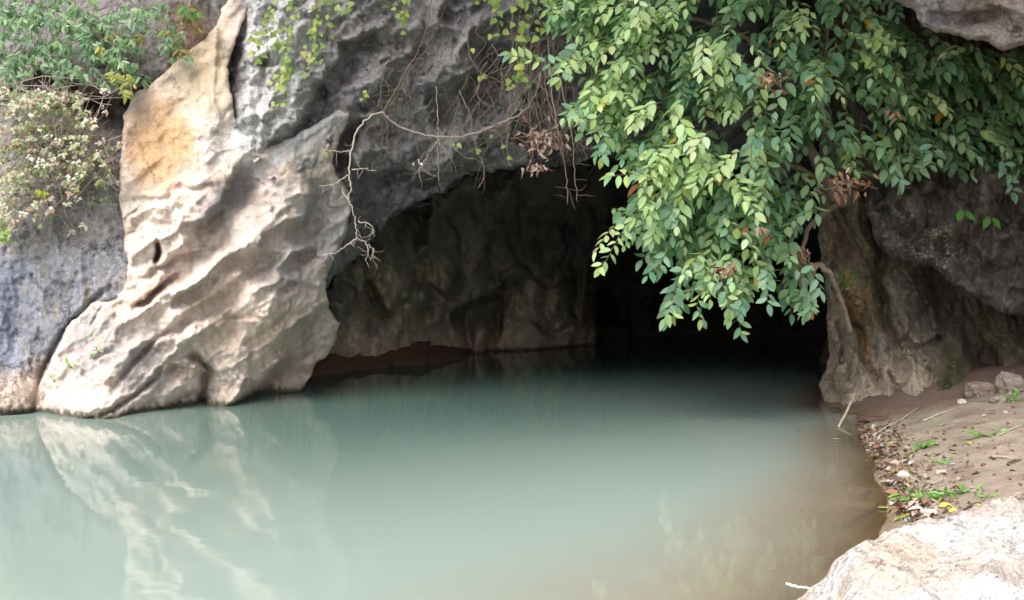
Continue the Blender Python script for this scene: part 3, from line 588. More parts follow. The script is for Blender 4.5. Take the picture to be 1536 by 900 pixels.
# foreground boulder: a relief of its own in world space, closed below
def boulder():
    xs = np.arange(.35, 5.2, .022); ys = np.arange(.9, 5.4, .022); X, Y = np.meshgrid(xs, ys)
    ox = [(.88, 3.5), (1.02, 4.0), (1.32, 4.42), (1.7, 4.65), (2.3, 4.85), (3.2, 5.0), (4.6, 4.9), (5.0, 3.0), (4.6, 1.4), (2.6, 1.2), (1.5, 1.8), (1.02, 2.7)]
    sd = polysd(X, Y, ox) + .10 * fbm(X * 2.4, Y * 2.4, 3.3, 4)
    top = .46 + .075 * (X - 1.5) + .10 * fbm(X * 1.3, Y * 1.3, 1.7, 3)
    u = np.clip(-sd / .42, 0, 1); prof = np.sqrt(np.clip(1 - (1 - u) ** 2.2, 0, 1))
    Z = -.35 + (top + .35) * prof
    Z = Z + -scallop(X * 100, Y * 100, 34, 2.0, .14) * u - scallop(X * 100, Y * 100, 11, 4.0, .04) * u - .01 * ridged(X * 4, Y * 4, 4.0, 4, .55) * u + .018 * fbm(X * 22, Y * 22, 1, 4, .6)
    o_ = np.clip(sd, 0, None); Z = Z - o_ * 2
    C = base(X, (.55, .535, .525)); C = mixc(C, .8 * sstep(.0, .5, fbm(X * 1.6, Y * 1.6, 8.1, 4)), (.50, .41, .34))
    C = mixc(C, .7 * sstep(2.3, 3.0, X + .3 * fbm(X * 2, Y * 2, 1, 3)) , (.36, .365, .40))
    C = mixc(C, .6 * sstep(.15, .5, fbm(X * 5, Y * 5, 18.1, 4)), (.34, .25, .19))
    ny, nx = X.shape; idx = np.arange(nx * ny).reshape(ny, nx); fc = np.stack([idx[:-1, :-1], idx[:-1, 1:], idx[1:, 1:], idx[1:, :-1]], -1).reshape(-1, 4)
    keep = (sd[:-1, :-1] < .12).ravel(); fc = fc[keep]; V = np.stack([X, Y, Z], -1).reshape(-1, 3); us = np.unique(fc); re = np.full(len(V), -1); re[us] = np.arange(len(us))
    o = link_mesh('boulder', V[us], re[fc], M_boulder, colors=C.reshape(-1, 3)[us]); tag(o, 'large bright white pitted limestone boulder in the bottom right corner', 'boulder')
boulder()
def gz(x, y): return float(ground_h(np.array([x]), np.array([y]))[0])
DS = np.arange(3.0, 14, .02)
def on_ground(px, py):                   # where the view ray of a pixel meets the ground
    x, y, z = W(px, py, DS); g = np.maximum(ground_h(x, y), 0.0); k = int(np.argmax(z < g)); return float(x[k]), float(y[k]), float(g[k])
for i, (px, py, s, c, lb) in enumerate([(1468, 592, (.16, .13, .10), (.26, .20, .16), 'jagged brown stone at the foot of the right wall left of the squared block'),
        (1517, 588, (.15, .12, .15), (.30, .25, .21), 'squared pale brown stone block beside the green sprig at the right edge'),
        (1497, 603, (.09, .07, .04), (.32, .27, .24), 'small flat stone lying in front of the squared block'),
        (1443, 605, (.05, .04, .03), (.62, .55, .52), 'small whitish stone on the mud below the right wall'),
        (1394, 774, (.045, .04, .03), (.62, .55, .50), 'small pale pebble on the mud just behind the white boulder'),
        (1412, 711, (.04, .03, .02), (.55, .50, .46), 'tiny white pebble right of the leaf litter'),
        (1310, 630, (.16, .10, .03), (.15, .09, .07), 'flat dark stone at the water edge below the pillar')]):
    x, y, z = on_ground(px, py); rock('stone', (x, y, z + s[2] * .4), s, i * 3.1, M_rough, c, lb, 'stone', det=16, amp=.25)
for i, (px, py, s, lb) in enumerate([(1283, 752, (.16, .09, .03), 'long flat stone just under the water left of the leaf litter'), (1280, 730, (.13, .07, .03), 'dark flat stone under the brown water behind the long flat one')]):
    x, y, z = on_ground(px, py); rock('submerged_stone', (x, y, -.035), s, i * 5.3 + 1, M_rough, (.30, .24, .16), lb, 'stone', det=14, amp=.15)

# ------------------------------------------------------------------ leaves
LT = np.array([0, .2, .45, .72, 1.0]); 
def leaf_shape(wd=(0, .78, 1, .74, 0), fold=.12, curl=.16):
    v = []; uv = []
    for t, w in zip(LT, wd): v.append((t, 0, -curl * t * t)); uv.append((t, 0))
    for s in (1, -1):
        for t, w in list(zip(LT, wd))[1:4]: v.append((t, s * .5 * w, fold * w * .5 - curl * t * t)); uv.append((t, s))
    f = []
    for s in (0, 1):
        o = 5 + 3 * s; q = [(0, 1, o), (1, 2, o+1, o), (2, 3, o+2, o+1), (3, 4, o+2)]
        f += q if s == 0 else [tuple(reversed(a)) for a in q]
    return np.array(v, float), f, np.array(uv, float)
SHAPES = {'oval': leaf_shape(), 'slim': leaf_shape((0, .8, 1, .75, 0), .1, .3), 'heart': leaf_shape((0, 1.15, 1.0, .55, 0), .08, .1), 'crisp': leaf_shape((0, .7, 1, .8, 0), .45, .5)}
class Leaves:                              # pos, direction, normal, length, width ratio, colour
    def __init__(s, shape='oval'): s.sh = SHAPES[shape]; s.a = []
    def add(s, p, d, nrm, L, wr, col): s.a.append((Vector(p), Vector(d).normalized(), Vector(nrm), L, wr, col, random.choice((-.6, .3, .8, 1.1, 1.5, 2.2))))
    def mats(s, items):
        R = []
        for p, d, nn, L, wr, col, zs in items:
            y = nn.cross(d); y = y.normalized() if y.length > 1e-4 else d.orthogonal().normalized(); z = d.cross(y)
            R.append([[d.x * L, y.x * L * wr, z.x * L * zs, p.x], [d.y * L, y.y * L * wr, z.y * L * zs, p.y], [d.z * L, y.z * L * wr, z.z * L * zs, p.z], [0, 0, 0, 1]])
        return np.array(R)
    def build(s, parent, mat, n_single=0, key=None, name='leaf', stuff='foliage', off=(0, 0, 0), stufflabel=None):
        off = np.array(off, float); items = sorted(s.a, key=key) if key else list(s.a)
        single, rest = items[:n_single], items[n_single:]; v, f, uv = s.sh; cache = {}
        if single:
            MM = s.mats(single)
            for it, m in zip(single, MM):
                cq = tuple(round(c, 2) if c > .06 else round(c, 3) for c in it[5])
                if cq not in cache:
                    near = min(cache, key=lambda k: sum(abs(a - b) for a, b in zip(k, cq))) if cache else None
                    if near and (len(cache) > 26 or sum(abs(a - b) for a, b in zip(near, cq)) < .03): cq = near
                    else:
                        o = link_mesh(name, v, list(f), mat, colors=np.tile(np.array(it[5]), (len(v), 1)), uvs=uv); cache[cq] = o.data; bpy.data.objects.remove(o)
                o = bpy.data.objects.new(name, cache[cq]); COL.objects.link(o); o.parent = parent
                m = m.copy(); m[:3, 3] -= off; o.matrix_basis = Matrix(m.tolist())
        if rest:
            MM = s.mats(rest); n_ = len(rest); k = len(v); P = np.einsum('nij,kj->nki', MM[:, :3, :3], v) + MM[:, None, :3, 3] - off
            fs = []; 
            for fc in f:
                q = list(fc) + ([fc[-1]] if len(fc) == 3 else []); fs.append(q)
            tri = []
            for fc in f:
                tri.append(fc[:3])
                if len(fc) == 4: tri.append((fc[0], fc[2], fc[3]))
            tri = np.array(tri); FF = (tri[None] + (np.arange(n_) * k)[:, None, None]).reshape(-1, 3)
            C = np.repeat(np.array([i[5] for i in rest]), k, 0)
            o = link_mesh(stuff, P.reshape(-1, 3), FF, mat, parent, colors=C, uvs=np.tile(uv, (n_, 1))); o['kind'] = 'stuff'
            if stufflabel: o['label'] = stufflabel
def rv(s=1.0): return Vector((random.gauss(0, s), random.gauss(0, s), random.gauss(0, s)))
def jitc(c, a=.15):
    k = 1 + random.uniform(-a, a); return (c[0] * k * random.uniform(.9, 1.1), c[1] * k, c[2] * k * random.uniform(.85, 1.15))
def inpoly(x, y, poly): return polysd(np.array([x]), np.array([y]), poly)[0] < 0

# ---- the big leafy tree over the cave's right side --------------------------------
TREE = [(820,-160),(845,-20),(822,12),(860,40),(850,60),(835,100),(868,120),(845,160),(880,180),(905,205),(905,240),(930,215),(950,235),(960,270),(918,266),(905,280),(945,300),(930,318),(905,345),(892,400),(915,395),(945,335),(975,345),(965,390),
        (985,410),(1015,400),(1010,440),(1000,485),(1018,488),(1035,450),(1050,495),(1070,470),(1090,440),(1095,480),(1110,515),(1125,490),(1120,460),(1150,480),(1160,445),(1190,455),(1215,488),(1238,460),(1240,415),(1232,395),(1205,380),(1215,330),(1235,295),(1250,285),(1290,275),
        (1315,250),(1345,278),(1365,245),(1400,235),(1430,250),(1470,245),(1515,290),(1560,300),(1700,250),(1700,60),(1520,85),(1450,70),(1395,60),(1340,5),(1350,-160)]
GAPS = [(1070,195,32,24),(1120,38,22,22),(885,120,20,14),(1235,215,16,30),(1155,125,24,14),(1010,395,16,10),(1390,190,16,20),(905,30,16,12),(1270,160,22,22),(1120,160,14,12),(1420,120,18,16),(860,145,14,12),(1220,60,16,14)]
BRIGHT = [(905,60,50,30),(960,55,45,26),(1090,95,34,26),(1325,78,24,24),(1110,185,26,22),(985,280,50,26),(1010,265,50,26),(1090,430,34,20),(1110,460,20,26),(920,350,26,30),(870,70,30,40),(1225,20,46,20),(1030,270,30,30),(1145,260,26,26),(1270,250,26,16),(910,140,40,30),(970,170,30,20),(1300,85,20,10),(1250,45,30,12)]
troot = W(1262, 300, 12.1)
tree = empty('leafy_tree', troot, 'large spreading tree with glossy green oval leaves hanging over the right side of the cave', 'tree')
leaves = Leaves('oval'); yleaves = []
def tree_depth(px, py):
    return 11.1 - 1.0 * math.exp(-((px - 1080) / 260) ** 2 - ((py - 230) / 260) ** 2) + .0009 * max(0, px - 1150) * 1.2
tw = MB(); cnt = 0
poly_np = TREE; tries = 0
anchors = []
while len(anchors) < 800 and tries < 40000:
    tries += 1; px = random.uniform(825, 1600); py = random.uniform(-140, 505)
    if not inpoly(px, py + (26 if py > 360 else 0), TREE): continue
    if any(((px - a) / (c * 1.15)) ** 2 + ((py - b_) / (d * 1.15)) ** 2 < 1 for a, b_, c, d in GAPS) and random.random() < .97: continue
    if float(pn(px / 62, py / 44, 7.7)) < -.22 and random.random() < .85: continue
    if py > 255 and px > 1245 and random.random() < .5: continue
    anchors.append((px, py))
for (nx_, x0, x1, y0, y1) in ((120, 1370, 1600, 70, 290), (80, 825, 960, -20, 235), (50, 960, 1100, 225, 400)):
    k_ = 0
    while k_ < nx_:
        px, py = random.uniform(x0, x1), random.uniform(y0, y1)
        if inpoly(px, py, TREE): anchors.append((px, py)); k_ += 1
for (px, py) in anchors:
    layer = random.random(); D = tree_depth(px, py) + .15 + layer * (1.2 if px < 1300 else .45) + .35 * float(pn(px / 55, py / 38, 3.3))
    br = max([math.exp(-((px - a) / c) ** 2 - ((py - b_) / d) ** 2) for a, b_, c, d in BRIGHT])
    young_lit = (random.random() < br * 1.0 + (.12 if px < 1150 else .03)) and layer < .75  # pale sprays: new growth plus painted sunlit highlights, likelier on the left
    if young_lit: D -= .35
    # twigs run outward and droop; left ones to the left, right ones to the right
    out = (px - 1180) / 350; dirx = max(-1, min(1, out)) * .75 + random.gauss(0, .35); L = random.uniform(.35, .62)
    if young_lit: L *= .8
    d0 = Vector((dirx, -random.uniform(.15, .6), random.uniform(-.6, .12))).normalized()
    tip = Vector(W(px, py, D)); p = tip - d0 * L * .8 + Vector((0, .12, .10)); nrm = (Vector((-.12, -.52, .85)) + rv(.16)).normalized()
    n_ = random.randint(5, 9); path = [p.copy()]; d = d0.copy(); seg = L / n_; tone = random.random()
    if young_lit: base_c = random.choice([(.33, .48, .21), (.39, .53, .24), (.27, .43, .21), (.46, .57, .30)])
    else: base_c = random.choice([(.16, .30, .14), (.125, .25, .125), (.21, .36, .17), (.085, .19, .095), (.28, .43, .22)])
    if px > 1330 and not young_lit: base_c = tuple(c * .85 for c in base_c)
    for k in range(n_ + 1):
        d = (d + Vector((0, 0, -.13)) + rv(.05)).normalized(); p = p + d * seg; path.append(p.copy())
        side = nrm.cross(d).normalized(); s = 1 if k % 2 else -1
        ld = (d * random.uniform(.5, .8) + side * s * random.uniform(.7, 1) + Vector((0, -.05, -.22)) + rv(.08)) if k < n_ else d + Vector((0, 0, -.2))
        LL = random.uniform(.12, .215) * (.75 + .25 * math.sin(math.pi * min(1, (k + 1.2) / (n_ + 1)))) * (.9 if young_lit else 1)
        c = jitc(base_c, .22)
        if random.random() < .012: c = random.choice([(.42, .24, .02), (.38, .15, .05), (.45, .36, .04)])
        it_n = (nrm + rv(.2)).normalized()
        qx = 768 + p.x / p.y * F; qy = H0 - (p.z - CZ) / p.y * F
        if qy > 262 and qx > 1236: continue
        leaves.add(p, ld, it_n, LL, random.uniform(.46, .58), c)
    tw.tube(path, .006, .003, 4, (.16, .14, .07))
# long hanging sprays that make the lower outline
def spray(pts, D, lf, n_per=26, L=.14, col=(.15, .28, .17), young_lit=0.0, wr=.48, step=None, up=(0, -.8, .6), twig=tw, rad=.006, twc=(.16, .14, .07), spread=1.0):
    P = wpath([(x, y - (14 if y > 400 else 0), D) for x, y in pts], 6, .008); twig.tube(P, rad, rad * .5, 4, twc)
    acc = 0; s = 1; st = step or L * .36
    for i in range(1, len(P)):
        d = P[i] - P[i-1]; acc += d.length
        while acc > st:
            acc -= st; s = -s; dd = d.normalized(); nrm = (Vector(up) + rv(.28)).normalized(); side = nrm.cross(dd).normalized()
            c = jitc((.35, .47, .2) if random.random() < young_lit else col, .2)
            lf.add(P[i], dd * .7 + side * s * spread + Vector((0, -.05, -.15)) + rv(.12), nrm, L * random.uniform(.75, 1.15), wr * random.uniform(.9, 1.1), c)
    lf.add(P[-1], d, (Vector(up) + rv(.2)), L, wr, jitc((.24, .33, .08) if random.random() < young_lit else col, .2))
for pts, y in [([(1120,430),(1112,460),(1108,488),(1112,512)], .3), ([(1060,420),(1050,450),(1046,478),(1050,494)], .3), ([(1030,405),(1015,440),(1008,470),(1010,486)], .1), ([(1190,400),(1205,430),(1212,462),(1216,482)], 0),
               ([(965,315),(945,330),(930,352),(912,385),(900,400)], .95), ([(985,268),(955,262),(935,262),(918,264)], .4), ([(1150,410),(1150,440),(1152,470)], .1), ([(1225,400),(1222,425),(1232,450)], 0),
               ([(905,170),(880,180),(858,165)], .6), ([(900,190),(908,215),(905,236)], .3), ([(880,90),(850,92),(825,95),(765,82)], .5), ([(870,60),(850,100),(840,118)], .5), ([(1080,430),(1090,455),(1095,478)], .5),
               ([(1340,240),(1345,262),(1350,276)], 0), ([(1400,210),(1398,235)], 0), ([(1500,230),(1512,262),(1520,288)], 0), ([(860,20),(835,14),(822,14)], .5), ([(1000,370),(992,395),(988,410)], .1), ([(960,250),(958,232)], .6)]:
    spray(pts, tree_depth(pts[-1][0], pts[-1][1]) - .25, leaves, young_lit=y)
print('tree leaves', len(leaves.a))
def lkey(it):
    p = it[0]; q = (768 + p.x / p.y * F, H0 - (p.z - CZ) / p.y * F)
    return p.y * 1.0 - it[3] * 4 + (0 if -10 < q[1] < 520 and q[0] < 1530 else 50)
leaves.build(tree, M_leaf, 300, key=lkey, off=troot, stufflabel='dense mass of overlapping oval leaves')
o = tw.build('twigs', M_bark, tree, troot); o['kind'] = 'stuff'
tk = MB(); tk.tube(wpath([(1330,150,13.3),(1300,240,12.7),(1262,300,12.1),(1240,270,12.0),(1200,200,11.9)], 5, .01), .12, .06, 9, (.15, .12, .09), .12); tk.build('trunk', M_bark, tree, troot)
for e in [[(1262,300,12.1),(1200,290,12.0),(1100,330,11.7),(1080,410,11.4)], [(1240,270,12.0),(1120,230,11.9),(1010,260,11.6),(960,290,11.2)], [(1200,200,11.9),(1080,130,11.9),(960,120,11.7),(890,130,11.5)],
          [(1200,200,11.9),(1120,60,11.9),(980,20,11.8),(880,30,11.7)], [(1200,200,11.9),(1240,80,12.0),(1230,-60,12.0)], [(1300,240,12.7),(1380,180,12.3),(1460,190,12.2),(1540,230,12.1)], [(1300,240,12.7),(1350,120,12.4),(1480,110,12.2)],
          [(1262,300,12.1),(1215,340,11.6),(1200,400,11.5),(1205,440,11.4)]]:
    m = MB(); m.tube(wpath(e, 6, .02), .04, .012, 6, (.15, .12, .09), .1); m.build('limb', M_bark, tree, troot)
# dead leaves caught in the crown: clumps of their own
DEADC = [(.22, .12, .07), (.30, .18, .12), (.15, .07, .04), (.40, .28, .2), (.20, .13, .09)]
def clump(name, px, py, D, rx, ry, n_, label,  L=.11, cols=DEADC, group=None, single=40, stick=True):
    n_ = int(n_ * 1.15) if n_ > 10 else n_; r = W(px, py, D); e = empty(name, r, label, 'dead leaves', group); lf = Leaves('crisp')
    for i in range(n_):
        a = random.gauss(0, .5) * rx, random.gauss(0, .5) * ry
        p = W(px + a[0], py + a[1], D + random.gauss(0, .08)); d = Vector((random.gauss(0, .6), -.3, -random.uniform(.1, 1))); lf.add(p, d, rv(1).normalized() + Vector((0, -.8, .5)), L * .75 * random.uniform(.6, 1.2), random.uniform(.35, .5), jitc(random.choice(cols), .2))
    lf.build(e, M_dead, single, off=r)
    if stick:
        m = MB()
        for i in range(7):
            a = W(px + random.gauss(0, rx * .5), py - ry * .3, D); b_ = W(px + random.gauss(0, rx * .7), py + random.uniform(0, ry), D - .05); m.tube([a, (Vector(a) + Vector(b_)) / 2 + rv(.02), b_], .006, .003, 4, (.25, .17, .12))
        m.build('twigs', M_bark, e, r)
    return e
clump('dead_leaf_clump', 1160, 118, 9.85, 26, 14, 26, 'pinkish brown dead leaves with one white leaf caught high in the tree crown')
clump('dead_leaf_clump', 1272, 278, 10.4, 34, 20, 36, 'rusty brown dead leaves caught low in the crown above the pillar')
clump('dead_leaf_clump', 1090, 405, 9.9, 20, 12, 16, 'small beige tuft of dead leaves near the lowest hanging sprays')
clump('dead_leaf_clump', 1205, 385, 11.2, 18, 16, 14, 'brown withered leaves beside the bent root on the pillar')
clump('dead_leaf_clump', 1140, 345, 10.0, 9, 7, 5, 'tiny orange brown pair of dead leaves in the middle of the crown', stick=False)
clump('dead_leaf_clump', 1340, 165, 10.2, 8, 8, 4, 'two pink dead leaves in the shaded right part of the crown', stick=False)

# ---- creepers, hanging roots and bare branches -----------------------------------
def bare(name, label, cat, paths, r0, r1, col, D=12.2, n=6, twigs=0, tl=.25, jit=.012, group=None, hairs=None):
    root = W(paths[0][0][0], paths[0][0][1], D if len(paths[0][0]) < 3 else paths[0][0][2]); e = empty(name, root, label, cat, group)
    for i, pp in enumerate(paths):
        P = wpath([(p[0], p[1], p[2] if len(p) > 2 else D) for p in pp], 7, jit); m = MB(); k = 1 if i == 0 else .55
        m.tube(P, r0 * k, r1 * k, n, col, .15); m.build('stem' if i == 0 else 'branch', M_bark, e, root)
        if twigs:
            m = MB()
            for j in range(twigs):
                q = P[random.randrange(1, len(P))]; d = (Vector((random.gauss(0, .8), -.2, random.gauss(-.45, .5)))).normalized(); a = q; pts = [a]
                for t in range(4): d = (d + rv(.35)).normalized(); a = a + d * tl * random.uniform(.15, .35); pts.append(a)
                m.tube(pts, r1 * .6, r1 * .25, 4, col)
            o = m.build('twigs', M_bark, e, root); o['kind'] = 'stuff'
    return e, root
PB = (.46, .40, .33); DB = (.16, .125, .10)
bare('bare_branch', 'pale bare branch arching down in front of the left edge of the cave mouth', 'branch',
     [[(578,168,12.6),(556,174),(536,196),(527,226),(524,262),(526,285),(523,297),(530,318),(535,345),(535,360)], [(535,358),(520,368),(505,378),(480,384)], [(535,358),(548,364),(553,378),(549,390)], [(527,226),(510,228),(490,225)],
      [(528,255),(545,254),(565,256)], [(523,262),(500,276),(478,280)], [(523,297),(516,292),(512,278)], [(536,332),(556,338),(562,356)], [(553,366),(560,376),(556,392)]], .013, .005, PB, 12.6, twigs=5, tl=.16)
bare('bare_branch', 'long brown bare branch curving from the hanging creepers to the arching branch', 'branch',
     [[(812,110,12.0),(806,135),(788,165),(745,188),(700,203),(660,205),(620,198),(590,184),(572,168)], [(720,194),(760,180),(780,155)], [(660,205),(650,222),(632,250)]], .015, .011, (.27, .22, .19), 12.1, twigs=4)
bare('bare_branch', 'bundle of thin brown stems slanting up from the arching branch to the cliff', 'branch',
     [[(572,170,12.6),(590,140),(610,105),(628,75),(640,40),(650,-10)], [(575,170),(605,120),(640,70),(670,10)], [(568,165),(572,130),(575,95)], [(585,160),(600,135),(632,95)], [(578,172),(582,200),(578,240)]], .011, .006, DB, 12.5, twigs=10, tl=.35)
bare('hanging_root', 'thin pale hanging stem with a whitish seed pod above the cave mouth', 'hanging stem',
     [[(655,130,12.5),(657,180),(656,215),(657,245),(658,270)], [(655,212),(645,222),(640,240),(630,258)], [(657,215),(672,228),(680,240)]], .006, .004, (.32, .26, .2), 12.4, twigs=7)
bare('hanging_root', 'thin brown stem hanging with a curled tip left of the dry leaf cluster', 'hanging stem',
     [[(690,135,12.4),(705,175),(712,215),(722,240),(726,262),(718,282)], [(705,175),(720,150),(738,130)]], .006, .003, (.25, .19, .15), 12.4, twigs=12, tl=.3)
for i, (x0, x1, y0, y1, lb) in enumerate([(822, 852, 60, 305, 'longest straight hanging root ending below the dry leaf cluster'), (835, 866, 100, 302, 'forked hanging root just right of the longest one'), (812, 845, 80, 235, 'short hanging root left of the two long ones'),
        (838, 880, 160, 240, 'thin slanting root reaching right toward the tree'), (798, 800, 60, 235, 'thin root running down behind the dry leaf cluster'), (770, 768, 20, 180, 'thin vertical root between yellow green creeper leaves'), (752, 765, 110, 250, 'dark thin root with a small leaf at its tip')]):
    mid = (x0 + x1) / 2 + random.uniform(-8, 8)
    bare('hanging_root', lb, 'root', [[(x0, y0, 12), (mid, (y0 + y1) / 2), (x1 - 4, y0 + .8 * (y1 - y0)), (x1, y1)], [(mid, (y0 + y1) / 2), (mid + random.uniform(-16, 16), (y0 + 1.7 * y1) / 2.7)]], .010 - .0006 * i, .005, (.26, .19, .15), 11.9 + .1 * i, twigs=6, tl=.28)
tang = MB()
for i in range(70):
    x, y = random.gauss(800, 34), random.uniform(20, 170); d = 12.1 + random.uniform(-.2, .5); pts = [(x, y, d)]
    for k in range(4): x += random.gauss(0, 13); y += random.uniform(8, 34); pts.append((x, y, d))
    tang.tube(wpath(pts, 3), .006, .003, 4, random.choice([(.2, .15, .12), (.28, .22, .18), (.12, .09, .08)]))
for i in range(60):
    x, y = random.uniform(560, 760), random.uniform(60, 210); d = 12.9; pts = [(x, y, d)]; a = random.uniform(-20, 20)
    for k in range(3): x += a * .6 + random.gauss(0, 6); y += random.uniform(4, 28); pts.append((x, y, d))
    tang.tube(wpath(pts, 3), .004, .002, 3, random.choice([(.16, .12, .10), (.22, .18, .15), (.10, .08, .07)]))
o = tang.build('root_tangle', M_bark); tag(o, 'tangle of fine dry creeper stems hanging over the cave entrance', 'creeper', kind='stuff')
clump('dry_leaf_cluster', 815, 205, 11.7, 30, 28, 60, 'hanging bunch of pinkish dry dead leaves among roots over the cave mouth', L=.13, cols=[(.34, .22, .18), (.42, .30, .25), (.22, .13, .10), (.5, .38, .32)], single=60)
clump('dry_leaf_cluster', 806, 250, 11.7, 18, 8, 18, 'lower small bunch of dry pink leaves just under the larger bunch', L=.10, cols=[(.5, .38, .34), (.38, .24, .2)])
clump('seed_pod_cluster', 626, 245, 12.3, 8, 8, 6, 'three small whitish seed pods in front of the dark cliff', L=.07, cols=[(.65, .55, .5)], stick=False)

YG = [(.32, .38, .11), (.26, .35, .10), (.38, .42, .14), (.18, .28, .09), (.24, .33, .10)]
def creeper(label, pieces, D, L=.085, cols=YG, dens=1.0, stemc=(.22, .2, .1), scatter=12, name='creeper', mat=None, shape='heart', single=300, cat='creeper'):
    root = W(pieces[0][0][0], pieces[0][0][1], D); e = empty(name, root, label, cat); lf = Leaves(shape)
    for i, pp in enumerate(pieces):
        P = wpath([(x, y, D) for x, y in pp], 6, .015); m = MB(); m.tube(P, .006, .003, 4, stemc); m.build('stem', M_bark, e, root)
        tot = sum((P[k+1] - P[k]).length for k in range(len(P) - 1)); n_ = int(tot / .045 * dens)
        for k in range(n_):
            q = random.choice(P) + Vector((random.gauss(0, scatter * .0082 * .6), random.gauss(0, .06) - .04, random.gauss(0, scatter * .0082 * .6)))
            d = Vector((random.gauss(0, .6), -.2, -random.uniform(.2, 1))); lf.add(q, d, Vector((random.gauss(0, .4), -1, random.uniform(.1, .9))), L * random.uniform(.7, 1.25), random.uniform(.6, .85), jitc(random.choice(cols), .15))
    lf.build(e, mat or M_soft, single, off=root); return e
creeper('yellow green leafy creeper hanging down the pale cliff above the buttress', [[(425,-20),(405,30),(392,60),(385,95)], [(440,-10),(430,50),(432,95),(420,130),(418,165)], [(470,-20),(475,30),(465,80),(460,110)], [(410,40),(425,85),(440,105)], [(500,-10),(490,40),(480,88)], [(530,-20),(520,10)]], 12.45, scatter=10, dens=1.3)
creeper('sparse creeper with round yellow leaves hanging at the top above the dark cliff', [[(560,-30),(580,0),(600,20),(605,50)], [(620,-30),(605,10),(598,45)], [(600,-20),(565,-5)]], 12.4, dens=.9, scatter=7)
creeper('creeper with scattered yellow leaves left of the tree top', [[(745,-20),(742,20),(748,50)], [(790,-20),(780,30),(770,90)], [(720,-20),(735,10)], [(800,10),(812,50),(775,100),(790,130)], [(820,-20),(830,20)]], 11.9, L=.1, dens=1.0, scatter=12)
creeper('small single leaves of a thin creeper hanging before the dark overhang', [[(700,40),(712,100),(760,130),(770,180),(700,230)], [(655,190),(690,230),(725,243)], [(765,180),(760,220),(768,245)]], 12.2, L=.08, dens=.16, scatter=7)
creeper('thin creeper with a few round leaves beside the arching branch', [[(545,140),(552,160)], [(485,225),(484,236)]], 12.5, L=.07, dens=.8, scatter=3)

# ---- shrubs at the top left --------------------------------------------------------
def shrub(label, blobs, D, n_, L, cols, shape, wr, name='shrub', mat=None, stems=14, stemc=(.18, .15, .12), down=.5, thick=.35, root=(0, 130), single=300, cat='shrub', facing=(0, -.8, .55)):
    r = W(root[0], root[1], D + .3); e = empty(name, r, label, cat); lf = Leaves(shape); tot = sum(b[4] for b in blobs); m = MB()
    for bx, by, rx, ry, wgt in blobs:
        k = int(n_ * wgt / tot)
        cents = [(random.gauss(bx, rx * .55), random.gauss(by, ry * .55), D + random.uniform(-thick, thick)) for _ in range(max(1, k // 6))]
        for c in cents:
            tone = random.choice(cols); nrm = Vector(facing) + rv(.2); cc = Vector(W(*c)); a = random.uniform(-.9, .9)
            for j in range(6):
                t = a + (j - 2.5) * .38; d = Vector((math.sin(t), -.15, -math.cos(t) * down - .25)); lf.add(cc + rv(.02), d, nrm + rv(.15), L * random.uniform(.7, 1.2), wr, jitc(tone, .2))
            m.tube([cc, cc + Vector((random.gauss(0, .1), .15, random.uniform(.05, .3)))], .004, .003, 3, stemc)
    for i in range(stems):
        b_ = random.choice(blobs); p0 = Vector(W(b_[0] + random.gauss(0, b_[2]), b_[1] - b_[3] * .5 + random.gauss(0, 12), D + .35)); p1 = Vector(W(b_[0] + random.gauss(0, b_[2]), b_[1] + random.gauss(0, b_[3]), D - .1))
        m.tube([p0, (p0 + p1) / 2 + rv(.06), p1], .008, .004, 4, stemc)
    lf.build(e, mat or M_soft, single, key=lambda it: it[0].y - it[3] * 3, off=r); o = m.build('stems', M_bark, e, r); o['kind'] = 'stuff'; return e
GB = [(.17, .28, .17), (.21, .33, .20), (.13, .22, .14), (.24, .35, .20), (.30, .39, .25)]
shrub('green shrub with drooping leaflets covering the cliff at the top left corner', [(40,20,45,30,3),(110,40,50,45,4),(160,80,35,30,2.5),(60,80,50,28,2.5),(215,20,40,28,1.6),(240,60,30,26,1),(190,110,22,26,1.8),(150,40,50,40,2),(20,100,40,30,2),(110,110,40,20,1.4),(30,30,60,40,1.5)], 12.75, 2100, .10, GB, 'slim', .38)
shrub('small tuft of yellow green leaflets hanging at the tip of the top left shrub', [(185,118,16,14,1.2),(160,58,12,12,.6),(212,56,12,10,.4),(250,46,14,12,.4)], 12.45, 72, .12, [(.30, .31, .09), (.26, .32, .10), (.36, .34, .10)], 'slim', .4, stems=3)
shrub('green brown shrub drooping over the top of the orange slab', [(285,15,16,24,1),(270,70,10,12,.5)], 12.7, 90, .12, [(.14, .24, .08), (.20, .18, .08), (.28, .16, .07)], 'slim', .4, stems=6)
WB = [(.48, .47, .38), (.36, .38, .24), (.27, .31, .16), (.42, .34, .30), (.55, .52, .47), (.20, .24, .12), (.34, .24, .19)]
shrub('tall dry bush of small whitish leaves and twigs below the top left shrub', [(40,190,45,45,4),(90,230,45,50,3),(20,270,30,50,3),(120,190,28,30,1.5),(5,330,18,30,1.6),(60,150,50,22,2),(150,240,22,35,.9),(40,240,40,40,2),(100,145,60,18,2),(30,150,40,20,1.5),(120,250,40,40,1.4),(60,310,40,30,1)], 12.4, 2900, .056, WB, 'heart', .6, stems=110, stemc=(.34, .28, .24), down=.2, thick=.3)
shrub('sparse tan weeds hanging down the grey cliff left of the orange slab', [(150,280,30,30,1),(110,330,34,26,.8),(60,380,20,26,.3)], 12.75, 110, .06, WB, 'heart', .5, stems=45, stemc=(.34, .29, .24), down=.3)
shrub('yellow green sprig on the cliff below the dry bush', [(60,292,8,7,1)], 12.3, 14, .08, [(.42, .44, .06)], 'heart', .6, stems=2, single=20)
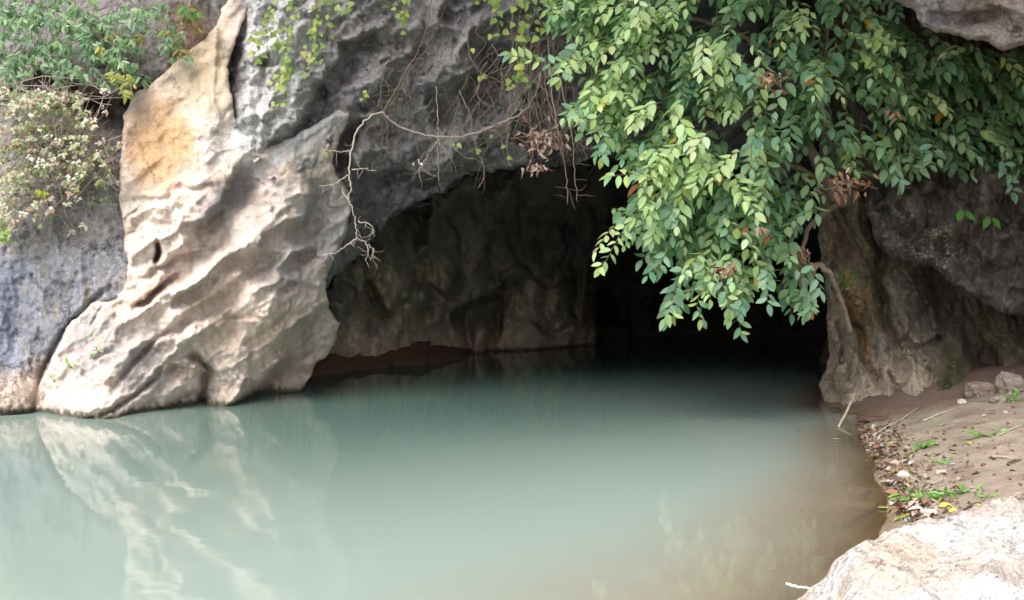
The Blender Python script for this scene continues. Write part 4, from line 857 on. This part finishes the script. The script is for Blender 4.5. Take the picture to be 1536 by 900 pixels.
shrub('bright green leafy tip at the left edge below the dry bush', [(4,350,8,12,1)], 12.1, 22, .09, [(.25, .36, .1)], 'heart', .6, stems=2, single=30)

# ---- small plants ---------------------------------------------------------------------
def tuft(label, px, py, D, n_, L, cols, shape='slim', wr=.3, spread=1.0, name='small_plant', hgt=.1, base3=None, cat='plant'):
    r = base3 or W(px, py, D); e = empty(name, r, label, cat); lf = Leaves(shape); m = MB(); r_ = Vector(r)
    for i in range(n_):
        d = Vector((random.gauss(0, .8 * spread), random.gauss(-.3, .4), random.uniform(.2, 1.0))).normalized(); q = r_ + Vector((random.gauss(0, .03 * spread), random.gauss(0, .03), 0)) + d * hgt * random.uniform(.1, 1)
        m.tube([r_, q], .003, .002, 3, (.14, .2, .06)); lf.add(q, d + Vector((0, 0, -.3)) + rv(.3), Vector((0, -.5, .9)) + rv(.3), L * random.uniform(.6, 1.2), wr, jitc(random.choice(cols), .2))
    lf.build(e, M_soft, 300, off=r); m.build('stem', M_bark, e, r); return e
GG = [(.16, .34, .07), (.20, .40, .09), (.12, .28, .06)]
for px, py, n_, L, sp, lb in [(1388, 672, 46, .06, .8, 'bright green fern like seedling standing on the mud bank'), (1482, 655, 30, .08, 2.2, 'low grass tuft with a yellow leaf at the right of the mud bank'), (1368, 750, 26, .06, 1.2, 'small dark green leafy plant at the water edge in the litter'),
        (1432, 742, 40, .07, 3.2, 'sprawling green grass in front of the boulder'), (1478, 745, 16, .06, 2.0, 'thin grass blades right of the sprawling grass'), (1522, 602, 22, .07, .9, 'green sprig growing at the squared block by the right edge'), (1413, 694, 12, .06, 1.0, 'faint green sprig right of the litter'),
        (1408, 640, 7, .05, 1.0, 'tiny green sprout behind the fern like seedling'), (1405, 748, 12, .06, 1.4, 'small grass sprout between leafy plant and sprawling grass')]:
    x, y, z = on_ground(px, py); tuft(lb, 0, 0, 0, n_, L, GG, spread=sp, base3=(x, y, z - .005), hgt=.09 if n_ > 20 else .05)
tuft('small green fern growing on the right pillar below the tree', 1262, 432, 12.35, 34, .10, [(.06, .22, .03), (.05, .18, .03), (.09, .28, .04)], hgt=.3, wr=.25, name='fern', cat='fern', spread=1.0)
for px, py, lb in [(1445, 322, 'left pair of green leaves hanging in front of the dark ledge'), (1485, 333, 'right pair of green leaves hanging in front of the dark ledge')]:
    r = W(px, py, 11.0); e = empty('small_plant', r, lb, 'plant'); lf = Leaves('oval')
    for k in range(2): lf.add(W(px - 2 + 6 * k, py - 8 + 2 * k, 11.0), (-.35 + .9 * k, -.15, -.75), (.1, -1, .5), .15, .55, (.06, .19, .03))
    lf.build(e, M_soft, 9, off=r); m = MB(); m.tube(wpath([(px - 16, py - 30, 11.6), (px - 8, py - 12, 11.0), (px + 6, py, 11.0)], 3), .004, .003, 4, (.1, .15, .04)); m.build('stem', M_bark, e, r)
for px, py, D, n_, lb in [(107, 552, 11.62, 12, 'bright green sprig growing from the lower left rock'), (82, 574, 11.65, 6, 'small dark green sprig below the bright one on the lower left rock'), (150, 530, 11.75, 7, 'faint green sprig in a crack of the lower left rock'), (138, 505, 11.9, 6, 'pale moss green sprig high on the lower left rock')]:
    tuft(lb, px, py, D, n_, .06, GG, spread=.7, hgt=.08)

# ---- root, sticks, litter ------------------------------------------------------------
bare('bent_root', 'thick bent brown root curving off the top of the pillar below the leaves', 'root', [[(1205,405,11.9),(1225,398),(1246,412),(1262,450,12.2),(1276,500,12.45)], [(1210,403,11.9),(1206,392),(1214,378)]], .042, .022, (.30, .22, .17), 11.95, n=9, jit=.015)
bare('stick', 'pale leaning stick standing in the water below the pillar', 'stick', [[(1283,588,11.9),(1276,606,11.3),(1258,640,10.6)]], .017, .011, (.5, .43, .32), 11, jit=.004)
bare('stick', 'thin pale twig poking out left of the white boulder at the bottom', 'stick', [[(1180,876,3.25),(1195,880,3.2),(1215,882,3.15)]], .005, .003, (.7, .62, .52), 3.2, jit=.002)
for i, (x0, y0, x1, y1, lb) in enumerate([(1310, 655, 1350, 632, 'curved grey stick lying at the top of the leaf litter'), (1385, 633, 1432, 616, 'pale flat stick on the mud behind the green seedling'), (1484, 688, 1525, 694, 'thin pale stick at the right of the mud bank'), (1385, 738, 1415, 722, 'pale twig between the litter and the sprawling grass'),
        (1340, 640, 1380, 612, 'long thin root lying up the mud toward the pillar'), (1445, 768, 1470, 757, 'dark short twig just behind the boulder'), (1500, 655, 1535, 640, 'thin brown twig near the grass tuft at the right edge')]):
    a = on_ground(x0, y0); c = on_ground(x1, y1); m = MB(); A, B_ = Vector(a) + Vector((0, 0, .012)), Vector(c) + Vector((0, 0, .012)); mid = (A + B_) / 2 + Vector((.02, .02, .01)); P = smooth_path([A, mid, B_], 4)
    o = m; m.tube([p - A for p in P], .012 if i < 2 else .007, .005, 6, (.42, .35, .28) if i != 5 else (.12, .08, .06), .1); ob = m.build('stick', M_bark); ob.location = A; tag(ob, lb, 'stick')
LC = [('pale pink', (.38, .28, .235)), ('brown', (.18, .11, .07)), ('yellow', (.42, .34, .08)), ('rusty', (.24, .13, .08)), ('grey white', (.42, .39, .37)), ('yellow green', (.36, .40, .08))]
fl = {}
lit_line = [(1296,640),(1302,660),(1314,680),(1328,705),(1340,735),(1350,760),(1366,775)]
def lit_pt(spread=1.0):
    t = random.random() * (len(lit_line) - 1); i = int(t); f_ = t - i; a, b_ = lit_line[i], lit_line[i+1]
    return a[0] + (b_[0] - a[0]) * f_ + abs(random.gauss(0, 30)) * spread - 8, a[1] + (b_[1] - a[1]) * f_ + random.gauss(0, 8)
sv, sf, suv = SHAPES['crisp']
for i in range(210):
    nm, c = random.choices(LC, weights=[5, 7, .7, 2, 3, .5])[0]
    px, py = lit_pt() if i < 180 else (random.uniform(1400, 1536), random.uniform(610, 770))
    x, y, z = on_ground(px, py)
    if nm not in fl:
        o = link_mesh('fallen_leaf', sv, list(sf), M_dead, colors=np.tile(np.array(c), (len(sv), 1)), uvs=suv)
        fl[nm] = o.data; bpy.data.objects.remove(o)
    o = bpy.data.objects.new('fallen_leaf', fl[nm]); COL.objects.link(o); L = random.uniform(.05, .10)
    o.location = (x, y, z + .012); o.scale = (L, L * .55, L * .6); o.rotation_euler = (random.gauss(0, .5), random.gauss(0, .5), random.uniform(0, 6.28))
    if i < 180: w_ = 'at the far end of the litter strip by the pillar' if py < 675 else 'in the middle of the litter strip beside the bright seedling' if py < 722 else 'at the near end of the litter strip beside the boulder'
    else: w_ = 'on the open mud near the right wall' if py < 665 else 'on the open mud between seedling and grass tuft' if py < 715 else 'on the open mud just behind the white boulder'
    tag(o, '%s leaf %s' % (nm, w_), 'leaf', '%s leaves %s' % (nm, w_))
lf = Leaves('crisp')
for i in range(1000):
    px, py = lit_pt(1.0 if i < 720 else 3.5); x, y, z = on_ground(px, py); nm, c = random.choices(LC, weights=[6, 6, .7, 3, 4, .5])[0]; lf.add((x, y, z + .006), (random.gauss(0, 1), random.gauss(0, 1), .1), (random.gauss(0, .4), random.gauss(0, .4), 1), random.uniform(.02, .055), .6, jitc(tuple(k * .6 for k in c), .3))
r = on_ground(1345, 700); v0 = len(bpy.data.objects)
e_ = empty('leaf_litter', r, 'strip of small mixed dead leaf crumbs along the water edge of the bank', 'leaf litter'); lf.build(e_, M_dead, 0, off=r, stuff='leaf_crumbs')
for px, py, c, lb in [(1316, 764, (.40, .48, .10), 'green leaf floating on the shallow water, left of two'), (1331, 767, (.40, .48, .10), 'green leaf floating on the shallow water, right of two'), (1248, 660, (.6, .52, .42), 'small pale leaf floating near the leaning stick')]:
    d = CZ * F / (py - H0); x, y, z = W(px, py, d); o = link_mesh('floating_leaf', SHAPES['oval'][0] * np.array([.10, .04, .04]), list(SHAPES['oval'][1]), M_soft, colors=np.tile(np.array(c), (11, 1)), uvs=suv); o.location = (x, y, .006 + .008); tag(o, lb, 'leaf')
